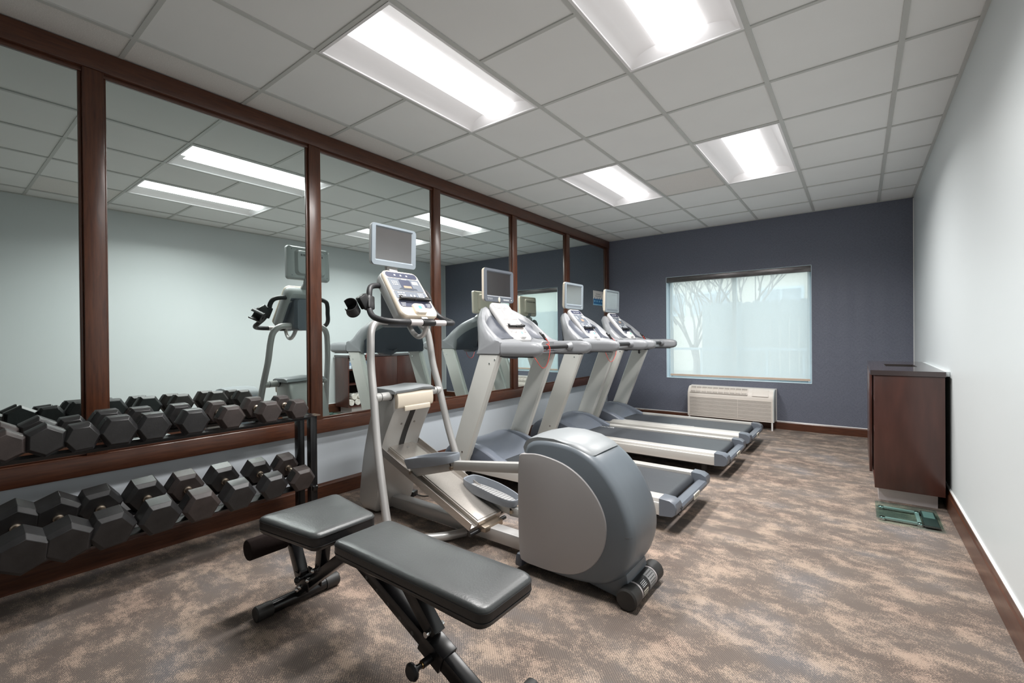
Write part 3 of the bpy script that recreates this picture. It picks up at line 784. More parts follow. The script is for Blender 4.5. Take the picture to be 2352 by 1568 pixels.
treadmill(5.40, 'treadmill farthest from the viewer, beside the blue wall and air conditioner', DK, 'white_plastic', 'pale', 'fob', ((1.58, 5.19), .07))

# ================================================================== ELLIPTICAL TRAINER
def elliptical():
    yc = 2.02
    r = thing('elliptical_trainer', (1.35, yc, 0), 'silver elliptical trainer with rounded grey drive housing and cream console, between bench and treadmills', 'elliptical')
    Yw = lambda a: yc + a
    # base rail, front feet
    b = MB(); b.box(.50, 1.90, Yw(-.038), Yw(.042), .028, .102); b.build('base_rail', 'tube_paint', r, bevel=.008)
    # front tower
    prof = spline([(.44, .012), (.405, .06), (.42, .20), (.465, .42), (.525, .62), (.585, .78), (.61, .825)], 4) + [(.62, .838), (.795, .838), (.815, .825), (.815, .735)]
    rear = spline([(.812, .730), (.775, .665), (.725, .575), (.690, .50), (.668, .44), (.655, .36), (.640, .24), (.622, .12), (.600, .05), (.575, .012)], 3)
    b = MB(); rings = []
    for a, k in ((-.158, .90), (-.152, .955), (-.140, .985), (-.120, 1.), (.120, 1.), (.140, .985), (.152, .955), (.158, .90)):
        rings.append([(.60 + (x - .60) * k, Yw(a), .42 + (z - .42) * k) for x, z in prof + rear])
    b.loft(rings); tw = b.build('front_tower', 'silver_paint', r, smooth=40)
    b = MB(); strip = [(x + .005, z) for x, z in rear[:14]]
    b.loft([[(x, Yw(a), z) for x, z in strip] for a in (-.021, .021)], closed=False, cap=False); b.build('slot', 'black_plastic', tw)
    b = MB()
    for a in (-.055, .055): b.cyl((.735, Yw(a), .622), (.752, Yw(a), .617), .007, 10)
    for s in (-1, 1): b.box(.752, .7545, Yw(s * .022) if s > 0 else Yw(-.148), Yw(.148) if s > 0 else Yw(-.022), .640, .642)
    b.build('seam', 'ptac_dark', tw)
    b = MB(); yk = spline([(.815, .735), (.832, .742), (.838, .78), (.832, .825), (.812, .842)], 4)
    b.loft([[(x, Yw(a), z) for x, z in [(.79, .735)] + yk + [(.79, .842)]] for a in (-.152, -.148, .148, .152)])
    b.prism([(.832, .715), (.842, .715), (.842, .745), (.832, .75)], 'y', Yw(-.10), Yw(.12)); b.build('yellowed_cover', 'cream_plastic', tw, bevel=.006)
    b = MB(); b.loft([[(x, Yw(a), z + dz) for x, z in ((.585, .835), (.60, .858), (.64, .866), (.80, .862), (.836, .850), (.832, .836))] for a, dz in ((-.172, -.006), (-.160, 0), (-.04, .002), (.06, .010), (.160, .002), (.172, -.006))])
    b.build('top_cover', 'grey_cap', tw, smooth=40)
    # curved side tubes and their floor bow
    for s in (-1, 1):
        b = MB()
        b.tube([(.66, Yw(s * .055), 1.300), (.663, Yw(s * .13), 1.303), (.668, Yw(s * .19), 1.292), (.682, Yw(s * .235), 1.245), (.695, Yw(s * .252), 1.16), (.715, Yw(s * .265), 1.0), (.762, Yw(s * .282), .82), (.830, Yw(s * .308), .52), (.935, Yw(s * .338), .20), (.985, Yw(s * .350), .075), (1.02, Yw(s * .352), .032)], .0245, 18)
        b.build('side_tube', 'tube_paint', r)
        b = MB(); b.cyl((.764, Yw(s * .275), .815), (.764, Yw(s * .135), .815), .027, 18); b.build('cross_tube', 'silver_paint', r)
        b = MB(); b.cyl((.764, Yw(s * .238), .815), (.764, Yw(s * .234), .815), .0278, 18); b.cyl((.764, Yw(s * .160), .815), (.764, Yw(s * .152), .815), .031, 18); b.build('collar', 'black_plastic', r)
        b = MB(); b.tube([(1.02, Yw(s * .352), .032), (1.08, Yw(s * .335), .031), (1.18, Yw(s * .245), .031), (1.26, Yw(s * .145), .031), (1.31, Yw(s * .04), .031)], .0245, 16); b.build('floor_bow', 'tube_paint', r)
        b = MB(); b.cyl((1.0, Yw(s * .352), .045), (1.045, Yw(s * .352), .028), .0275, 16); b.build('foot_pad', 'tan_foot', r)
    # ramp
    A, B = Vector((.640, yc, .472)), Vector((1.468, yc, .146)); d = (B - A).normalized(); up = Vector((-d.z, 0, d.x)); up = up if up.z > 0 else -up; yy = Vector((0, 1, 0))
    Rp = lambda t, a, h: A + (B - A) * t + yy * a + up * h
    b = MB()
    sec = [(-.168, .014), (-.163, .014), (-.160, -.022), (-.104, -.022), (-.104, .0), (.104, .0), (.104, -.022), (.160, -.022), (.163, .014), (.168, .014), (.168, -.032), (.112, -.034), (.098, -.050), (-.098, -.050), (-.112, -.034), (-.168, -.032)]
    b.loft([[Rp(t, a, h) for a, h in sec] for t in (.02, 1.0)]); rp = b.build('ramp', 'brushed', r, smooth=20)
    b = MB(); b.loft([[Rp(t, a, h) for a, h in ((-.094, .0), (.094, .0), (.094, .004), (-.094, .004))] for t in (0., .985)]); b.build('wear_plate', 'brushed', rp, smooth=0)
    b = MB()
    for t, a in ((.03, .0), (.10, .02)): b.cyl(Rp(t, a, .004), Rp(t, a, .0075), .009, 12)
    b.build('bolt', 'chrome', rp)
    b = MB(); b.prism([(1.38, .085), (1.50, .085), (1.50, .115), (1.44, .125), (1.38, .118)], 'y', Yw(-.08), Yw(.08)); b.build('ramp_bracket', 'worn_steel', r, bevel=.004)
    b = MB(); b.cyl((1.452, Yw(-.16), .090), (1.452, Yw(.16), .090), .012, 12); b.build('ramp_pin', 'black_plastic', r)
    # foot pedals and their arms
    def pedal(s, p0, p1, q1):
        p0, p1, q1 = Vector(p0), Vector(p1), Vector(q1)
        b = MB(); b.bar(p0 + Vector((.02, 0, -.028)), p1 + Vector((-.03, 0, -.030)), .042, .050); b.bar(p1 + Vector((-.05, 0, -.030)), q1, .042, .052); arm = b.build('pedal_arm', 'silver_paint', r, bevel=.005)
        b = MB()
        for t in (.07, .93): 
            c = p0.lerp(p1, t) + Vector((0, 0, -.030)); b.cyl(c + yy * -.034, c + yy * .030, .011, 12)
        b.build('bolt', 'worn_steel', arm)
        ax = (p1 - p0).normalized(); uu = Vector((-ax.z, 0, ax.x)); uu = uu if uu.z > 0 else -uu; L = (p1 - p0).length; c = (p0 + p1) / 2
        out = [(-L * .5, -.035), (-L * .5, .035), (-L * .44, .060), (-L * .30, .074), (-L * .05, .080), (L * .20, .076), (L * .38, .062), (L * .47, .040), (L * .5, .0), (L * .47, -.040), (L * .38, -.062), (L * .20, -.076), (-L * .05, -.080), (-L * .30, -.074), (-L * .44, -.060)]
        out = spline(out, 3, True)
        K = lambda q, k, h: c + ax * q[0] * k + yy * q[1] * k + uu * h
        hgt = lambda q: .060 - .014 * smoothstep(-.05, .2, q[0])
        b = MB(); b.loft([[K(q, .93, 0) for q in out], [K(q, 1., hgt(q) * .8) for q in out], [K(q, .985, hgt(q)) for q in out], [K(q, .94, hgt(q) - .002) for q in out], [K(q, .87, .012) for q in out]])
        pd = b.build('foot_pedal', 'pedal_grey', r, smooth=45)
        b = MB(); b.loft([[K(q, .84, h) for q in out] for h in (.011, .0145)])
        for k in range(-6, 7): b.bar(c + ax * (k * L * .055) + yy * -.05 + uu * .0155, c + ax * (k * L * .055) + yy * .05 + uu * .0155, .006, .003)
        b.build('tread_pad', 'label_grey', pd, smooth=20)
    pedal(-1, (.935, Yw(-.135), .375), (1.345, Yw(-.135), .478), (1.83, Yw(-.135), .522))
    pedal(1, (1.165, Yw(.130), .240), (1.575, Yw(.130), .185), (1.83, Yw(.130), .165))
    # drive housing
    sh = [(1.812, .070), (1.800, .25), (1.808, .47), (1.826, .625), (1.858, .672), (1.92, .690), (2.02, .692), (2.12, .678), (2.22, .632), (2.305, .550), (2.365, .450), (2.398, .350), (2.400, .260), (2.372, .165), (2.318, .098), (2.24, .058), (2.10, .036), (1.95, .034), (1.85, .040)]
    shs = spline(sh, 4, True); cx_, cz_ = 2.09, .36
    b = MB(); rings = []
    for a, k in ((-.166, .900), (-.160, .945), (-.145, .975), (-.115, .993), (-.06, 1.), (.06, 1.), (.115, .993), (.145, .975), (.160, .945), (.166, .900)):
        rings.append([(max(1.800, cx_ + (x - cx_) * k), Yw(a), cz_ + (z - cz_) * k) for x, z in shs])
    b.loft(rings); hs = b.build('drive_housing', 'grey_shell', r, smooth=50)
    pan = spline([(1.806, .570), (1.815, .596), (1.840, .604), (1.93, .612), (2.06, .590), (2.16, .540), (2.235, .465), (2.275, .385), (2.282, .310), (2.262, .225), (2.205, .140), (2.115, .082), (2.00, .060), (1.90, .058), (1.835, .062), (1.808, .09), (1.800, .25), (1.800, .45)], 4, True)
    for s in (-1, 1):
        b = MB(); b.loft([[(x, Yw(s * a), z) for x, z in [(2.03 + (p[0] - 2.03) * k, .33 + (p[1] - .33) * k) for p in pan]] for a, k in ((.140, 1.), (.1705, 1.), (.1740, .992), (.1750, .975))])
        b.build('side_panel', 'panel_grey', hs, smooth=40)
    b = MB(); cap = [(1.822, .640), (1.838, .670), (1.862, .6895), (1.92, .7035), (2.02, .7055), (2.12, .691), (2.195, .660), (2.21, .645)]
    rings = []
    for a, k, e in ((-.152, .88, .10), (-.146, .93, .04), (-.120, .985, 0), (-.05, 1.0, -.01), (.05, 1., -.01), (.120, .985, 0), (.146, .93, .04), (.152, .88, .10)):
        rings.append([(max(1.806, 1.806 + (x - 1.806) * (1 - e)), Yw(a), .36 + (z - .36) * (k if k > .95 else .978 - (1 - k) * .1)) for x, z in cap] + [(2.16 - .2 * e, Yw(a), .60), (1.83, Yw(a), .60)])
    b.loft(rings); b.build('top_cap', 'grey_cap', hs, smooth=45)
    b = MB(); b.tube([(cx_ + (2.3997 - cx_) * k + .0008, Yw(a * 1.004), cz_ + (.312 - cz_) * k) for a, k in ((-.166, .900), (-.160, .945), (-.145, .975), (-.115, .993), (-.06, 1.), (.06, 1.), (.115, .993), (.145, .975), (.160, .945), (.166, .900))], .0016, 6, 1); b.build('shell_seam', 'print_dark', hs)
    b = MB(); b.cyl((2.305, Yw(-.125), .298), (2.342, Yw(-.118), .298), .0065, 10); b.build('housing_screw', 'print_dark', hs)
    b = MB(); b.prism([(1.765, .018), (1.81, .018), (1.82, .085), (1.775, .085)], 'y', Yw(-.165), Yw(.165)); b.build('front_skid', 'dark_slate', r, bevel=.012)
    b = MB(); b.prism([(2.10, .04), (2.30, .012), (2.36, .020), (2.36, .085), (2.352, .13), (2.20, .13)], 'y', Yw(-.115), Yw(.115)); b.build('rear_bracket', 'grey_shell', r, bevel=.01)
    b = MB(); b.cyl((2.372, Yw(-.105), .048), (2.372, Yw(.105), .048), .043, 24); st = b.build('rear_roller', 'black_plastic', r)
    for s in (-1, 1):
        b = MB(); b.lathe((2.372, Yw(s * .095), .048), (2.372, Yw(s * .172), .048), [(0, .046), (.070, .048), (.077, .040)], 24); b.build('roller_cap', 'black_rubber', r)
        b = MB(); b.lathe((2.372, Yw(s * .082), .048), (2.372, Yw(s * .095), .048), [(0, .0438), (.013, .0438)], 24); b.build('end_band', 'kick_plate', st)
    def wrap(mb, a0, a1, t0, t1, rad):
        n = 8; rows = [[(2.372 + rad * math.sin(math.radians(t0 + (t1 - t0) * k / n)), Yw(a), .048 + rad * math.cos(math.radians(t0 + (t1 - t0) * k / n))) for k in range(n + 1)] for a in (a0, a1)]
        mb.loft(rows, closed=False, cap=False)
    b = MB(); wrap(b, .004, .078, 10, 130, .0436); b.build('rating_label', 'label_grey', st)
    b = MB(); wrap(b, -.070, -.022, 75, 125, .0436); b.build('serial_sticker', 'label_cream', st)
    b = MB()
    for k in range(3): wrap(b, -.066, -.026, 82 + k * 14, 88 + k * 14, .0439)
    for k in range(6): wrap(b, .012, .070, 22 + k * 16, 26 + k * 16, .0439)
    b.build('label_print', 'print_dark', st)
    b = MB()
    for k in range(4): wrap(b, -.066, -.022, 30 + k * 9, 33 + k * 9, .0436)
    b.build('white_lines', 'print_light', st)
    # console head
    top, bot = Vector((.667, yc, 1.648)), Vector((.902, yc, 1.330)); up = top - bot
    F = frame((top + bot) / 2, (0, 1, 0), up)
    console(r, F, .305, up.length, 'cream_plastic', ('face_navy', 'face_grey', 'face_navy'), .05, 'elliptical')
    P = lambda x, y, z: F @ Vector((x, y, z))
    b = MB()
    rings = [[P(p[0] * kx, p[1] * ky, z) for p in rrect(.308, up.length + .002, .045, 5)] for kx, ky, z in ((.99, .99, -.030), (1.0, 1.0, -.045), (.97, .97, -.085), (.86, .90, -.110))]
    b.loft(rings); b.build('console_back', 'grey_shell_light', r, smooth=40)
    b = MB(); rings = [[P(p[0], p[1] - .03, z) for p in rrect(.235, .28, .04, 5)] for z in (-.100, -.118)]
    b.loft(rings); b.build('rear_cover', 'slate_plastic', r, smooth=40)
    b = MB(); rings = [[(.60 + dx, Yw(p[0] * k), 1.395 + p[1]) for p in rrect(.20, .26, .03, 5)] for dx, k in ((-.02, .8), (0, 1.), (.13, 1.), (.17, .85))]
    b.loft(rings); b.build('neck_housing', 'slate_plastic', r, smooth=40)
    b = MB(); b.cyl((.648, Yw(-.115), 1.540), (.648, Yw(.115), 1.540), .034, 20); b.build('handle_sleeve', 'slate_plastic', r)
    # handlebar loop
    half = [(.648, .112, 1.538), (.655, .18, 1.536), (.672, .232, 1.520), (.688, .254, 1.480), (.700, .262, 1.42), (.735, .285, 1.362), (.79, .302, 1.325), (.85, .300, 1.305), (.905, .275, 1.293), (.945, .22, 1.288), (.955, .14, 1.287)]
    pts = [(x, Yw(-a), z) for x, a, z in half] + [(.956, Yw(0), 1.287)] + [(x, Yw(a), z) for x, a, z in reversed(half)]
    b = MB(); b.tube(pts, .0185, 16, 5); hb = b.build('handlebar', 'black_grip', r)
    b = MB()
    for s in (-1, 1): b.cyl((.956, Yw(s * .055), 1.287), (.955, Yw(s * .150), 1.287), .0198, 18)
    b.build('pulse_grip', 'kick_plate', hb)
    b = MB(); b.cyl((.956, Yw(-.05), 1.287), (.956, Yw(.05), 1.287), .0225, 18); b.box(.945, .968, Yw(-.035), Yw(.035), 1.298, 1.312); b.build('grip_clamp', 'black_plastic', hb, bevel=.002)
    b = MB(); b.tube([(.72, yc, 1.315), (.765, yc, 1.275), (.81, yc, 1.225), (.86, yc, 1.198), (.905, yc, 1.207), (.935, yc, 1.245), (.953, yc, 1.285)], .0165, 16); b.build('bow_tube', 'tube_paint', r)
    b = MB(); b.bar((.915, yc, 1.322), (.935, yc, 1.300), .05, .016, (1, 0, 0)); b.build('bracket', 'label_grey', r, bevel=.003)
    # bottle holder clamped on the near side
    c0 = Vector((.672, Yw(-.375), 1.385)); ax = Vector((.55, -.62, .42)).normalized()
    b = MB(); b.bar((.692, Yw(-.258), 1.455), (.722, Yw(-.278), 1.370), .050, .052, (1, 0, 0)); b.bar((.70, Yw(-.275), 1.44), (.70, Yw(-.33), 1.405), .05, .085, (0, 0, 1)); b.build('holder_clamp', 'black_plastic', r, bevel=.008)
    e1 = ax.orthogonal().normalized(); e2 = ax.cross(e1)
    ring = lambda t, rad, a0, a1, n=26: [c0 + ax * t + (e1 * math.cos(math.radians(a0 + (a1 - a0) * k / n)) + e2 * math.sin(math.radians(a0 + (a1 - a0) * k / n))) * rad for k in range(n + 1)]
    b = MB(); b.loft([ring(-.05, .039, 20, 300), ring(.035, .041, 20, 300), ring(.035, .0445, 20, 300), ring(-.05, .0425, 20, 300), ring(-.05, .039, 20, 300)], closed=False, cap=False); b.build('holder_cup', 'black_plastic', r)
    b = MB(); rg = [ring(-.052, rad, 0, 360, 28)[:-1] for rad in (.012, .044)]; rg += [ring(-.058, rad, 0, 360, 28)[:-1] for rad in (.044, .012)]; b.loft(rg + [rg[0]], cap=False); b.build('holder_base', 'black_plastic', r)
    # screen on its neck
    b = MB(); b.bar((.640, yc + .01, 1.61), (.572, yc + .015, 1.670), .075, .022, (1, 0, 0)); b.bar((.572, yc + .015, 1.655), (.535, yc + .018, 1.80), .09, .03, (1, 0, 0)); b.build('screen_neck', 'label_grey', r, bevel=.006)
    screen(r, yc + .018, 1.826, .603, .382, .282, -2, 'elliptical')
pm('pedal_grey', (.215, .235, .265), .45, spec=.4, var=.08, vscale=10)
elliptical()

# power brick and its lead on the carpet beside the elliptical's front tower
def adapter():
    r = thing('power_adapter', (.46, 2.262, 0), 'small black power adapter on the carpet behind the elliptical tower', 'power adapter')
    M = Matrix.Translation((.463, 2.262, .019)) @ Matrix.Rotation(math.radians(18), 4, 'Z')
    b = MB(); b.box(-.058, .058, -.032, .032, -.018, .018, M); b.build('case', 'black_plastic', r, bevel=.004)
    b = MB(); b.tube([(.52, 2.28, .014), (.58, 2.30, .006), (.62, 2.36, .006), (.55, 2.45, .006), (.40, 2.47, .01), (.42, 2.42, .08), (.50, 2.38, .05), (.45, 2.45, .006), (.25, 2.52, .006), (.12, 2.55, .006)], .0045, 8); b.build('cable', 'black_rubber', r)
adapter()

# ================================================================== WEIGHT BENCH
def bench():
    yc = 1.04
    r = thing('weight_bench', (1.75, yc, 0), 'black adjustable weight bench with worn padded seat and flat backrest, in front of the dumbbells', 'weight bench')
    def pad(name, outline, z0, z1, n_top=.012, crown=.006, par=r):
        """upholstered pad: outline (x, y-offset), soft top edge, stitched side"""
        cx_ = sum(p[0] for p in outline) / len(outline); cy_ = sum(p[1] for p in outline) / len(outline)
        K = lambda ins, z: [(p[0] - (ins * (p[0] - cx_) / max(1e-6, math.hypot(p[0] - cx_, p[1] - cy_))) , yc + p[1] - (ins * (p[1] - cy_) / max(1e-6, math.hypot(p[0] - cx_, p[1] - cy_))), z) for p in outline]
        S = lambda k, z: [(cx_ + (p[0] - cx_) * k, yc + cy_ + (p[1] - cy_) * k, z) for p in outline]
        b = MB(); b.loft([K(.012, z0), K(.002, z0 + .008), K(0, z0 + .02), K(-.001, (z0 + z1) / 2), K(0, z1 - .014)]); sd = b.build(name, 'vinyl_side', par, smooth=50)
        b = MB(); b.loft([K(.0, z1 - .014), K(-.0005, z1 - .010), K(.004, z1 - .003), K(.012, z1 + .001), K(.026, z1 + crown * .7), S(.72, z1 + crown), S(.4, z1 + crown * 1.1), S(.05, z1 + crown * 1.1)])
        b.build('top_cover', 'vinyl_top_sheen', sd, smooth=60)
        b = MB(); b.tube(K(-.0012, z1 - .013), .0016, 6, 1, True); b.tube(K(-.0012, z0 + .020), .0012, 6, 1, True); b.build('piping', 'vinyl_side', sd)
        return sd
    def rpoly(pts, rad, n=6):
        out = []; m = len(pts)
        for i in range(m):
            p, a, c = Vector(pts[i]), Vector(pts[i - 1]), Vector(pts[(i + 1) % m]); u = (a - p).normalized(); w = (c - p).normalized()
            for k in range(n + 1):
                t = k / n; out.append(tuple((1 - t) ** 2 * (p + u * rad) + 2 * t * (1 - t) * p + t * t * (p + w * rad)))
        # refine straights
        res = []
        for i in range(len(out)):
            a, c = Vector(out[i]), Vector(out[(i + 1) % len(out)]); k = max(1, int((c - a).length / .06))
            for j in range(k): res.append(tuple(a.lerp(c, j / k)))
        return res
    seat = rpoly([(1.175, -.185), (1.550, -.138), (1.550, .138), (1.175, .185)], .035)
    pad('seat', seat, .378, .445)
    back = rpoly([(1.640, -.126), (2.372, -.122), (2.372, .122), (1.640, .126)], .038)
    pad('backrest', back, .388, .448)
    # feet
    for nm, x, hw in (('front', 1.163, .178), ('rear', 2.318, .178)):
        b = MB(); b.cyl((x, yc - hw + .03, .032), (x, yc + hw - .03, .032), .027, 20); b.build('floor_bar', 'black_paint', r)
        for s in (-1, 1):
            b = MB(); b.lathe((x, yc + s * (hw - .055), .032), (x, yc + s * (hw + .012), .032), [(0, .0305), (.062, .0315), (.067, .027)], 20); b.build('end_cap', 'black_rubber', r)
    Y = lambda x, z, a=0: Vector((x, yc + a, z))
    # spine from the front bar up to the pivot under the backrest
    b = MB(); b.bar(Y(1.175, .055), Y(1.585, .352), .044, .044, (0, 1, 0)); b.build('spine', 'black_paint', r, bevel=.004)
    b = MB()
    for s in (-1, 1): b.box(1.575, 1.70, yc + s * .031 - .003, yc + s * .031 + .003, .325, .392)
    b.box(1.575, 1.72, yc - .04, yc + .04, .380, .389); b.build('pivot_bracket', 'black_paint', r, bevel=.002)
    # long rear leg with adjuster holes
    A, B = Y(1.600, .352), Y(2.312, .050)
    b = MB(); b.bar(A, B, .050, .052, (0, 1, 0)); leg = b.build('rear_leg', 'black_paint', r, bevel=.004)
    d = (B - A).normalized(); nn = Vector((d.z, 0, -d.x)); nn = nn if nn.z < 0 else -nn
    b = MB()
    for t in (.16, .25, .34, .43, .52): 
        c = A.lerp(B, t) + nn * .012; b.cyl(c + Vector((0, -.0225, 0)), c + Vector((0, -.0262, 0)), .0075, 12)
    b.build('adjuster_hole', 'print_dark', leg)
    # sliding collar, pull pin
    c1, c2 = A.lerp(B, .575), A.lerp(B, .715)
    b = MB(); b.bar(c1, c2, .064, .066, (0, 1, 0)); co = b.build('sliding_collar', 'black_paint', r, bevel=.003)
    c = A.lerp(B, .655) + nn * .012
    b = MB(); b.lathe(c + Vector((0, -.028, 0)), c + Vector((0, -.120, 0)), [(0, .013), (.040, .013), (.041, .008), (.055, .009), (.060, .011), (.072, .0115), (.076, .027), (.082, .028), (.090, .022)], 20); b.build('pull_pin', 'black_plastic', co)
    b = MB(); b.lathe(c + Vector((0, -.068, 0)), c + Vector((0, -.073, 0)), [(0, .0105), (.005, .0105)], 16); b.build('pin_ring', 'brass', co)
    cp = A.lerp(B, .600) - nn * .050
    b = MB(); b.cyl(cp + Vector((0, -.040, 0)), cp + Vector((0, .040, 0)), .010, 12); b.build('bolt', 'chrome', co)
    b = MB(); b.bar(Y(1.868, .384), cp + Vector((.004, 0, -.006)), .050, .046, (0, 1, 0), .012); b.build('backrest_strut', 'black_paint', r, bevel=.003)
    b = MB(); b.box(1.72, 1.98, yc - .028, yc + .028, .376, .390); b.build('backrest_rail', 'black_paint', r, bevel=.002)
    # seat support
    b = MB(); b.bar(Y(1.385, .378), Y(1.352, .195), .042, .042, (0, 1, 0)); b.build('seat_post', 'black_paint', r, bevel=.003)
    b = MB(); b.box(1.25, 1.50, yc - .03, yc + .03, .366, .379); b.build('seat_rail', 'black_paint', r, bevel=.002)
    b = MB()
    for x, z in ((1.30, .155), (1.345, .21), (1.60, .345), (1.21, .085), (1.235, .105)): b.cyl(Y(x, z, -.034), Y(x, z, .034), .009, 12); b.sphere(Y(x, z, -.034), .010, 10)
    b.build('bolt', 'chrome', r)
    # leg-hold arm with foam rollers
    b = MB(); b.bar(Y(1.105, .292), Y(1.205, .105), .045, .045, (0, 1, 0)); b.box(1.19, 1.30, yc - .033, yc - .027, .10, .16); b.box(1.19, 1.30, yc + .027, yc + .033, .10, .16); b.build('leg_hold_arm', 'black_paint', r, bevel=.003)
    b = MB(); b.cyl(Y(1.098, .285, -.18), Y(1.098, .285, .18), .012, 14); b.build('roller_axle', 'chrome', r)
    for s in (-1, 1):
        b = MB(); b.lathe(Y(1.098, .285, s * .030), Y(1.098, .285, s * .190), [(0, .012), (0, .042), (.004, .044), (.156, .044), (.160, .041), (.160, .012)], 22); b.build('foam_roller', 'foam', r)
    b = MB(); b.cyl(Y(1.262, .155, -.05), Y(1.262, .155, .055), .008, 10); b.sphere(Y(1.262, .155, -.058), .014, 12); b.bar(Y(1.25, .15, -.036), Y(1.275, .19, -.036), .010, .03, (0, 1, 0)); b.build('locking_knob', 'black_plastic', r)
bench()

# ================================================================== DUMBBELL RACK
def rack():
    r = thing('dumbbell_rack', (.36, .6, 0), 'black two-tier steel dumbbell rack standing against the mirror wall', 'dumbbell rack')
    ya, yb = -.62, 1.530
    for y in (ya, yb):
        for x in (.245, .400):
            b = MB(); b.box(x - .024, x + .024, y - .022, y + .022, .0, .700 if x > .3 else .735); b.build('post', 'black_paint', r, bevel=.003)
        b = MB(); b.box(.21, .44, y - .034, y + .034, 0, .008); b.build('foot_plate', 'black_paint', r)
    b = MB(); b.box(.365, .440, yb - .03, yb + .036, .700, .706); b.build('post_cap', 'worn_steel', r)
    def angle(name, xf, z, tilt, m='black_paint'):
        c, s_ = math.cos(tilt), math.sin(tilt); t = .004; L = .058
        pr = [(0, 0), (L, 0), (L, t), (t, t), (t, L * .5), (0, L * .5)]
        b = MB(); b.prism([(xf + p[0] * c - p[1] * s_, z - (p[0] * s_ + p[1] * c)) for p in pr], 'y', ya + .022, yb - .022); return b.build(name, m, r)
    angle('top_rail', .425, .712, .08); angle('top_rail', .262, .724, .08)
    angle('bottom_rail', .395, .283, .22); angle('bottom_rail', .225, .325, .22)
    for y in (ya, yb):
        b = MB(); b.bar((.26, y, .700), (.42, y, .690), .03, .03); b.bar((.235, y, .285), (.44, y, .240), .03, .03); b.build('end_arm', 'black_paint', r, bevel=.002)
rack()

# ================================================================== DUMBBELLS
def dumbbell(y, xc, z, R, L, tilt, roll, label, group, mat='hex_rubber', number=None, yaw=0.):
    """built along local x; near end is +x"""
    r = thing('hex_dumbbell', (0, 0, 0), label, 'dumbbell', group)
    hl = L * .315; ch = .018
    ob = []
    for s in (-1, 1):
        hexa = lambda k, x: [(x, R * k * math.cos(math.radians(a)), R * k * math.sin(math.radians(a))) for a in range(0, 360, 60)]
        xi, xo = s * (L / 2 - hl), s * L / 2
        b = MB(); b.loft([hexa(.78, xi), hexa(1., xi + s * ch), hexa(1., xo - s * ch), hexa(.78, xo)]); hd = b.build('head', mat, r, bevel=.0014, seg=1, smooth=20)
        if number:
            # recessed plate with raised numerals on the upper face toward the entrance
            ap = R * math.cos(math.radians(30)); a = math.radians(210 - 60)
            n = Vector((0, math.cos(a), math.sin(a))); xm = (xi + xo) / 2
            F = frame(Vector((xm, 0, 0)) + n * (ap + .0006), n.cross(Vector((1, 0, 0))), (1, 0, 0))
            b = MB(); o = rrect(R * .72, hl * .52, .004, 3); b.loft([[F @ Vector((p[0], p[1], zz)) for p in o] for zz in (-.002, .0)]); b.build('number_plate', 'hex_recess', hd, smooth=0)
            b = MB(); text_mesh(b, number, R * .40, F @ Matrix.Translation((0, 0, .0012))); b.build('number', 'hex_number', hd, smooth=0)
    b = MB(); g = L / 2 - hl
    b.lathe((-g - .004, 0, 0), (g + .004, 0, 0), [(0, .019), (.012, .019), (.015, .0145), (.035, .0150), (g + .004, .0172), (2 * g + .008 - .035, .0150), (2 * g + .008 - .015, .0145), (2 * g + .008 - .012, .019), (2 * g + .008, .019)], 20); b.build('handle', 'worn_steel', r)
    r.location = (xc, y, z); r.rotation_euler = Matrix.Rotation(yaw, 3, 'Z').to_4x4().to_3x3().__matmul__(Matrix.Rotation(tilt, 3, 'Y')).__matmul__(Matrix.Rotation(math.radians(roll), 3, 'X')).to_euler()
    return r
pm('hex_number', (.16, .15, .14), .45)
G1, G2 = 'hex dumbbells on the top tier', 'hex dumbbells on the bottom tier'
TOP = [ # y, roll, R, label, material, number
    (.205, 28, .066, 'grey hex dumbbell on the top tier, cut off by the left picture edge', 'hex_rubber_brown', None),
    (.318, 28, .070, 'hex dumbbell on the top tier turned corner up, second from the left', 'hex_rubber', '45'),
    (.428, 5, .067, 'dark seamed hex dumbbell on the top tier just left of the wide post', 'hex_rubber', None),
    (.552, 0, .076, 'hex dumbbell on the top tier directly in front of the wide wooden post', 'hex_rubber', '40'),
    (.680, 0, .074, 'hex dumbbell with split seam on the top tier, right of the wide post', 'hex_rubber', '35'),
    (.846, 0, .072, 'hex dumbbell on the top tier with a dark smear on its end face', 'hex_rubber', None),
    (1.020, 0, .069, 'brownish hex dumbbell on the top tier, third from the right end', 'hex_rubber_brown', '25'),
    (1.220, 0, .069, 'brownish hex dumbbell on the top tier, next to last at the right', 'hex_rubber_brown', None),
    (1.385, 0, .064, 'last brownish hex dumbbell on the top tier, above the rack posts', 'hex_rubber_brown', '15')]
for y, roll, R, lab, m, num in TOP:
    dumbbell(y, .390, .738 + R * (.866 if roll < 15 else .93) - .020, R, .285, .055, roll, lab, G1, m, num)
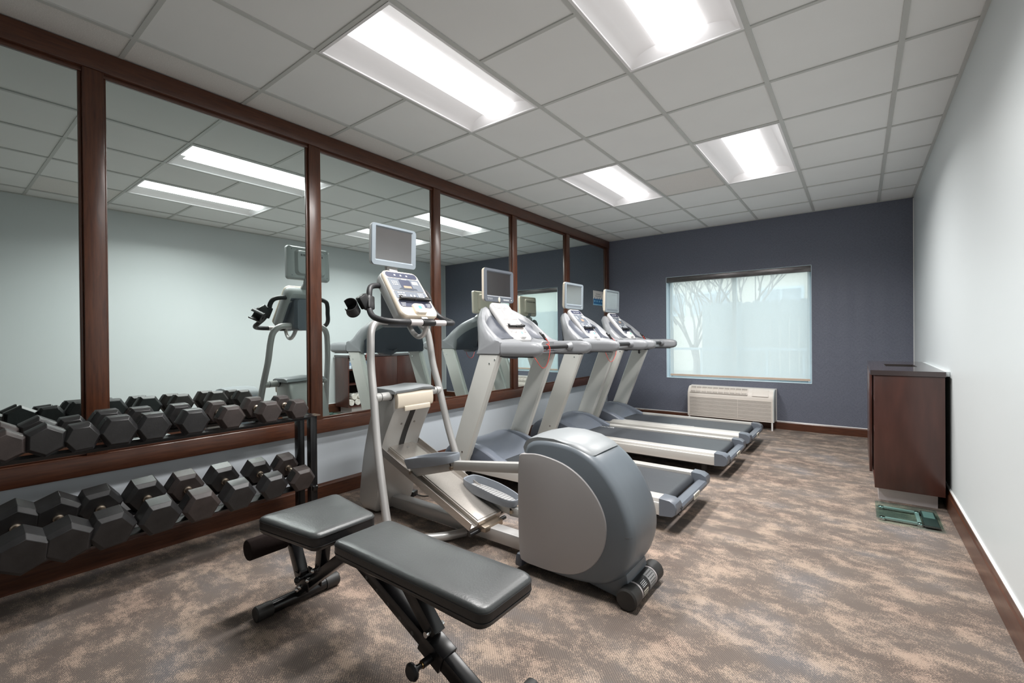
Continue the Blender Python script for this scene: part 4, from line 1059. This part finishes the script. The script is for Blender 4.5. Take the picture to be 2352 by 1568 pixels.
BOT = [(.250, 26, .094, .36, 'shiny black hex dumbbell on the bottom tier, cut by the picture edge', 'hex_rubber', None),
    (.382, 24, .092, .355, 'shiny black hex dumbbell on the bottom tier, second from the left end', 'hex_rubber', None),
    (.527, 6, .091, .350, 'large dark hex dumbbell on the bottom tier, third from the left end', 'hex_rubber', None),
    (.708, 3, .090, .345, 'large dark hex dumbbell on the bottom tier, fourth from the left, worn brown inside', 'hex_rubber', None),
    (.884, 2, .088, .335, 'dark hex dumbbell on the bottom tier with the number 45 on its sides', 'hex_rubber_brown', '45'),
    (1.066, 2, .087, .330, 'hex dumbbell on the bottom tier with a pale dusty top, third from the right end', 'hex_rubber', None),
    (1.256, 2, .081, .310, 'black hex dumbbell on the bottom tier, next to last at the right end', 'hex_rubber', None),
    (1.428, 2, .078, .305, 'last brownish hex dumbbell on the bottom tier, beside the rack posts', 'hex_rubber_brown', '35')]
for y, roll, R, L, lab, m, num in BOT:
    dumbbell(y, .345, .362 + (R - .085) * .5, R, L, .235, roll, lab, G2, m, num)

# ================================================================== CABINET, TOWELS, BOTTLES, SCALE
def cabinet():
    x0, x1, y0, y1, zt = 3.256, 3.622, 4.140, 5.590, .934
    r = thing('storage_cabinet', (3.44, 4.86, 0), 'dark brown wooden storage cabinet with doors and open shelves against the right wall', 'cabinet')
    b = MB(); b.box(x0 + .024, x1 - .03, y0 + .075, y1 - .06, 0, .100); b.build('kick_plate', 'kick_plate', r)
    # carcass: near side, far side, divider, back, bottom, inner shelf
    ps = .020; yd = 4.590
    b = MB(); b.box(x0, x1, y0, y0 + ps, .100, zt - .036); b.build('side_panel', 'cabinet_wood', r, bevel=.001)
    b = MB(); b.box(x0, x1, y1 - ps, y1, .100, zt - .036); b.build('side_panel', 'cabinet_wood', r, bevel=.001)
    b = MB(); b.box(x0 + .003, x1, yd - ps / 2, yd + ps / 2, .120, zt - .036); b.build('divider', 'cabinet_wood', r)
    b = MB(); b.box(x1 - .012, x1, y0 + ps, y1 - ps, .100, zt - .036); b.build('back_panel', 'cabinet_inner', r)
    b = MB(); b.box(x0, x1 - .012, y0 + ps, y1 - ps, .100, .122); b.build('bottom_panel', 'cabinet_wood', r)
    for z in (.455, .690): b = MB(); b.box(x0 + .004, x1 - .012, y0 + ps, yd - ps / 2, z, z + .020); b.build('shelf', 'cabinet_wood', r)
    # doors stand a little proud of the carcass
    for ya, yb_ in ((yd + .002, 5.088), (5.092, y1 - .002)):
        b = MB(); b.box(x0 - .022, x0 - .003, ya, yb_, .104, zt - .042); dr = b.build('door', 'cabinet_wood', r, bevel=.0015)
    # worktop with a rectangular drop slot, and a strip reaching the wall
    hx0, hx1, hy0, hy1 = 3.338, 3.528, 4.70, 5.06
    b = MB()
    for xa, xb, ya, yb_ in ((3.234, hx0, y0 - .012, y1 + .01), (hx1, 3.626, y0 - .012, y1 + .01), (hx0, hx1, y0 - .012, hy0), (hx0, hx1, hy1, y1 + .01)): b.box(xa, xb, ya, yb_, zt - .034, zt)
    b.build('worktop', 'cabinet_top', r, smooth=0)
    b = MB(); b.box(3.627, W - .002, y0 + .06, y1 + .01, zt - .034, zt - .002); b.build('wall_strip', 'wall_paint', r)
    b = MB()
    for xa, xb, ya, yb_ in ((hx0 - .003, hx0 + .003, hy0, hy1), (hx1 - .003, hx1 + .003, hy0, hy1), (hx0, hx1, hy0 - .003, hy0 + .003), (hx0, hx1, hy1 - .003, hy1 + .003)): b.box(xa, xb, ya, yb_, zt - .20, zt - .001)
    b.box(hx0, hx1, hy0, hy1, zt - .21, zt - .20); b.build('drop_slot', 'cabinet_inner', r, smooth=0)
    return r
cabinet()

def towel(x, y, z, yaw, label, L=.20, R=.052):
    r = None
    sp = [(R * (.18 + .82 * k / 70) * math.cos(k * 2 * PI / 18), R * (.18 + .82 * k / 70) * math.sin(k * 2 * PI / 18)) for k in range(71)]
    b = MB(); th = .006
    out = sp + [(p[0] * (1 - th / max(.01, math.hypot(*p))), p[1] * (1 - th / max(.01, math.hypot(*p)))) for p in reversed(sp)]
    b.loft([[(-L / 2 + L * k / 6, p[0] * (1 + .02 * math.sin(k * 2.1)), p[1] * (1 - .02 * math.cos(k * 1.7))) for p in out] for k in range(7)])
    b.cyl((-L / 2 + .004, 0, 0), (L / 2 - .004, 0, 0), R * .90, 20)
    b.xf(Matrix.Translation((x, y, z)) @ Matrix.Rotation(yaw, 4, 'Z'))
    o = b.build('rolled_towel', 'towel', None, smooth=50, origin=(x, y, z)); o['label'] = label; o['category'] = 'towel'; o['group'] = 'rolled towels in the cabinet'
TW = [(4.215, .176, 'white rolled towel on the cabinet bottom shelf, against the near side'), (4.330, .176, 'white rolled towel on the cabinet bottom shelf, second from the near side'),
      (4.445, .176, 'white rolled towel on the cabinet bottom shelf, third from the near side'), (4.272, .268, 'white rolled towel stacked on top of two others, nearest the cabinet side'), (4.388, .268, 'white rolled towel stacked on top of two others, farther along the shelf')]
for y, z, lab in TW: towel(3.375, y, z, 0, lab)

def bottle(x, y, label, first=[None]):
    if first[0] is None:
        r = thing('water_bottle', (x, y, .710), label, 'bottle', 'water bottles in the cabinet')
        b = MB(); b.lathe((x, y, .710), (x, y, .860), [(0, .024), (.006, .029), (.05, .029), (.06, .026), (.07, .029), (.10, .029), (.125, .018), (.138, .0125), (.150, .0125)], 18); b.build('bottle_body', 'bottle_clear', r)
        b = MB(); b.lathe((x, y, .770), (x, y, .815), [(0, .0295), (.045, .0295)], 18); b.build('bottle_label', 'bottle_blue', r)
        b = MB(); b.lathe((x, y, .856), (x, y, .874), [(0, .0145), (.018, .0145)], 14); b.build('bottle_cap', 'white_plastic', r)
        first[0] = r; return r
    return copy_thing(first[0], (x, y, .710), label)
BL = ['front row, nearest the cabinet side', 'front row, second from the side', 'front row, third from the side', 'front row, fourth from the side', 'front row, at the divider end']
for k in range(5): bottle(3.31, 4.205 + k * .072, 'small water bottle on the cabinet middle shelf, ' + BL[k])
BL2 = ['behind the one nearest the side', 'behind the second one', 'behind the third one', 'behind the fourth one', 'behind the one by the divider']
for k in range(5): bottle(3.385, 4.205 + k * .072, 'small water bottle on the cabinet middle shelf, back row, ' + BL2[k])

def scale():
    x0, x1, y0, y1 = 3.255, 3.567, 3.708, 4.066
    r = thing('bathroom_scale', (3.41, 3.885, 0), 'glass bathroom scale on the carpet in front of the dark cabinet', 'scale')
    b = MB(); o = [((x0 + x1) / 2 + p[0], (y0 + y1) / 2 + p[1]) for p in rrect(x1 - x0, y1 - y0, .012, 4)]; b.loft([[(p[0], p[1], z) for p in o] for z in (.0222, .0285)]); b.build('glass_plate', 'green_glass', r, bevel=.0006, smooth=20)
    for y in (y0 + .055, y1 - .075):
        b = MB(); b.bar((x0 + .045, y, .0145), (x1 - .105, y, .0145), .022, .012); b.build('cross_beam', 'kick_plate', r, bevel=.002)
        for x in (x0 + .030, x1 - .100):
            b = MB(); b.lathe((x, y, 0), (x, y, .021), [(0, .017), (.006, .020), (.012, .020), (.021, .014)], 16); b.build('foot', 'chrome', r)
    b = MB(); b.box(x1 - .112, x1 - .092, y0 + .05, y1 - .07, .012, .0205); b.build('wire_cover', 'kick_plate', r, bevel=.001)
    b = MB(); b.box(x1 - .082, x1 - .012, y0 + .03, y1 - .035, .008, .0216); md = b.build('readout_module', 'print_dark', r, bevel=.001)
    b = MB(); b.box(x1 - .074, x1 - .020, y0 + .185, y1 - .045, .0214, .0220); b.build('display_window', 'label_grey', md)
scale()

# ================================================================== OUTSIDE THE WINDOW
def outside():
    b = MB(); b.quad((-14, D + .21, -.15), (22, D + .21, -.15), (22, 40, -.15), (-14, 40, -.15)); o = struct(b.build('ground_outside', 'outside_ground', smooth=0)); 
    y = 9.55
    r = thing('board_fence', (4., y, -.15), 'tall pale board fence outside beyond the window blind', 'fence')
    b = MB(); xx = .695; k = 0
    while xx < 11:
        w = .142; h = 1.84 + .010 * math.sin(k * 2.3) ; b.prism([(xx, -.15), (xx + w, -.15), (xx + w, h - .03), (xx + w - .03, h), (xx + .03, h), (xx, h - .03)], 'y', y, y + .02); xx += .149; k += 1
    b.build('boards', 'fence_wood', r, smooth=0, weld=False)
    for z in (.25, 1.5): b = MB(); b.box(.69, 11, y + .02, y + .06, z, z + .09); b.build('rail', 'fence_wood', r)
    g = thing('low_guard_rail', (1.8, 8.3, -.15), 'pale low railing outside, seen dimly through the lower part of the blind', 'railing')
    b = MB()
    for z in (.35, .95): b.box(-2.5, 6.5, 8.28, 8.32, z, z + .04)
    for k in range(19): b.box(-2.5 + k * .5 - .012, -2.5 + k * .5 + .012, 8.288, 8.312, -.15, .95)
    b.build('rails', 'window_white', g, smooth=0, weld=False)
    def tree(x, y, hgt, seed, label, n0, spread):
        rnd = random.Random(seed); t = thing('bare_tree', (x, y, -.15), label, 'tree', 'bare trees outside the window')
        bt = MB(); bt.tube([(x, y, -.15), (x + .02, y, hgt * .12), (x - .02, y, hgt * .22)], [.085, .083, .081, .08, .078, .076, .074, .072, .07, .068, .066, .064, .062], 10, 6); bt.build('trunk', 'bark', t)
        bb = MB()
        def grow(p, d, L, rad, lev):
            q = p + d * L; m = p.lerp(q, .5) + Vector((rnd.uniform(-1, 1), rnd.uniform(-1, 1), rnd.uniform(0, 1))) * L * .06
            bb.tube([p, m, q], [rad, rad * .93, rad * .87, rad * .8, rad * .72, rad * .66, rad * .6][:7], 6, 3)
            if lev == 0: return
            for _ in range(3 if lev > 1 else 2):
                v = (d + Vector((rnd.uniform(-1, 1), rnd.uniform(-1, 1), rnd.uniform(-.3, .9))) * .55).normalized(); grow(p.lerp(q, rnd.uniform(.55, 1.)), v, L * rnd.uniform(.6, .8), rad * .58, lev - 1)
        for k in range(n0):
            a = 2 * PI * k / n0 + rnd.uniform(-.3, .3); grow(Vector((x - .02, y, hgt * rnd.uniform(.14, .22))), Vector((math.cos(a) * spread, math.sin(a) * spread, 1.)).normalized(), hgt * .26, .030, 4)
        bb.build('branches', 'bark', t)
    tree(.285, 10.6, 4.6, 3, 'smaller bare tree outside left of the fence', 7, .55)
    tree(.85, 12.8, 7.0, 8, 'large bare spreading tree outside behind the fence', 8, .75)
    h = thing('neighbour_house', (4, 19, -.15), 'pale stucco building far outside behind the bare trees', 'building')
    b = MB(); b.box(-9, 12, 18.5, 26, -.15, 4.6); b.build('walls', 'stucco', h, smooth=0)
    b = MB(); b.prism([(-9.5, 4.6), (12.5, 4.6), (11, 6.3), (-8, 6.3)], 'y', 18.1, 26.4); b.build('roof', 'fence_wood', h, smooth=0)
    for x in (-6.6, -3.6, -2.0, .35, 3.0, 6.0):
        b = MB(); b.box(x, x + 1.35, 18.44, 18.52, 2.0, 2.9); f_ = b.build('window', 'window_white', h, smooth=0)
        b = MB()
        for q in (0, 1): b.box(x + .08 + q * .62, x + .64 + q * .62, 18.42, 18.445, 2.08, 2.82)
        b.build('pane', 'house_glass', f_, smooth=0, weld=False)
outside()

# ================================================================== LIGHT, CAMERA
wd = bpy.data.worlds.new('sky'); SC.world = wd; wd.use_nodes = True; t = wd.node_tree; t.nodes.clear()
wo = t.nodes.new('ShaderNodeOutputWorld'); bg = t.nodes.new('ShaderNodeBackground'); bg.inputs['Color'].default_value = (.86, .94, 1., 1); bg.inputs['Strength'].default_value = 2.9
t.links.new(bg.outputs[0], wo.inputs[0])

cam = bpy.data.cameras.new('camera'); co = bpy.data.objects.new('camera', cam); COL.objects.link(co)
f_px, yaw, pit, rol, dx, dy = 1044.4709, *(math.radians(q) for q in (37.6013, -.2598, -.4919)), -7.8687, -2.6823
Fw = Vector((-math.sin(yaw) * math.cos(pit), math.cos(yaw) * math.cos(pit), math.sin(pit)))
R0 = Vector((math.cos(yaw), math.sin(yaw), 0)); U0 = R0.cross(Fw)
R2 = R0 * math.cos(rol) + U0 * math.sin(rol); U2 = -R0 * math.sin(rol) + U0 * math.cos(rol)
M = Matrix((R2, U2, -Fw)).transposed().to_4x4(); M.translation = (3.1706, 0., 1.182)
co.matrix_world = M
cam.sensor_fit = 'HORIZONTAL'; cam.sensor_width = 36.; cam.lens = f_px * 36. / 2352.
cam.shift_x = -dx / 2352.; cam.shift_y = dy / 2352.; cam.clip_start = .05; cam.clip_end = 200
SC.camera = co
vs = SC.view_settings; SC.display_settings.display_device = 'sRGB'
vs.view_transform = 'Standard'; vs.look = 'None'; vs.exposure = 0.; vs.gamma = 1.; vs.use_curve_mapping = False
cy = SC.cycles
cy.max_bounces = 12; cy.diffuse_bounces = 6; cy.glossy_bounces = 6; cy.transmission_bounces = 8; cy.transparent_max_bounces = 12
cy.sample_clamp_indirect = 6.; cy.use_denoising = True
cy.caustics_reflective = True; cy.caustics_refractive = True
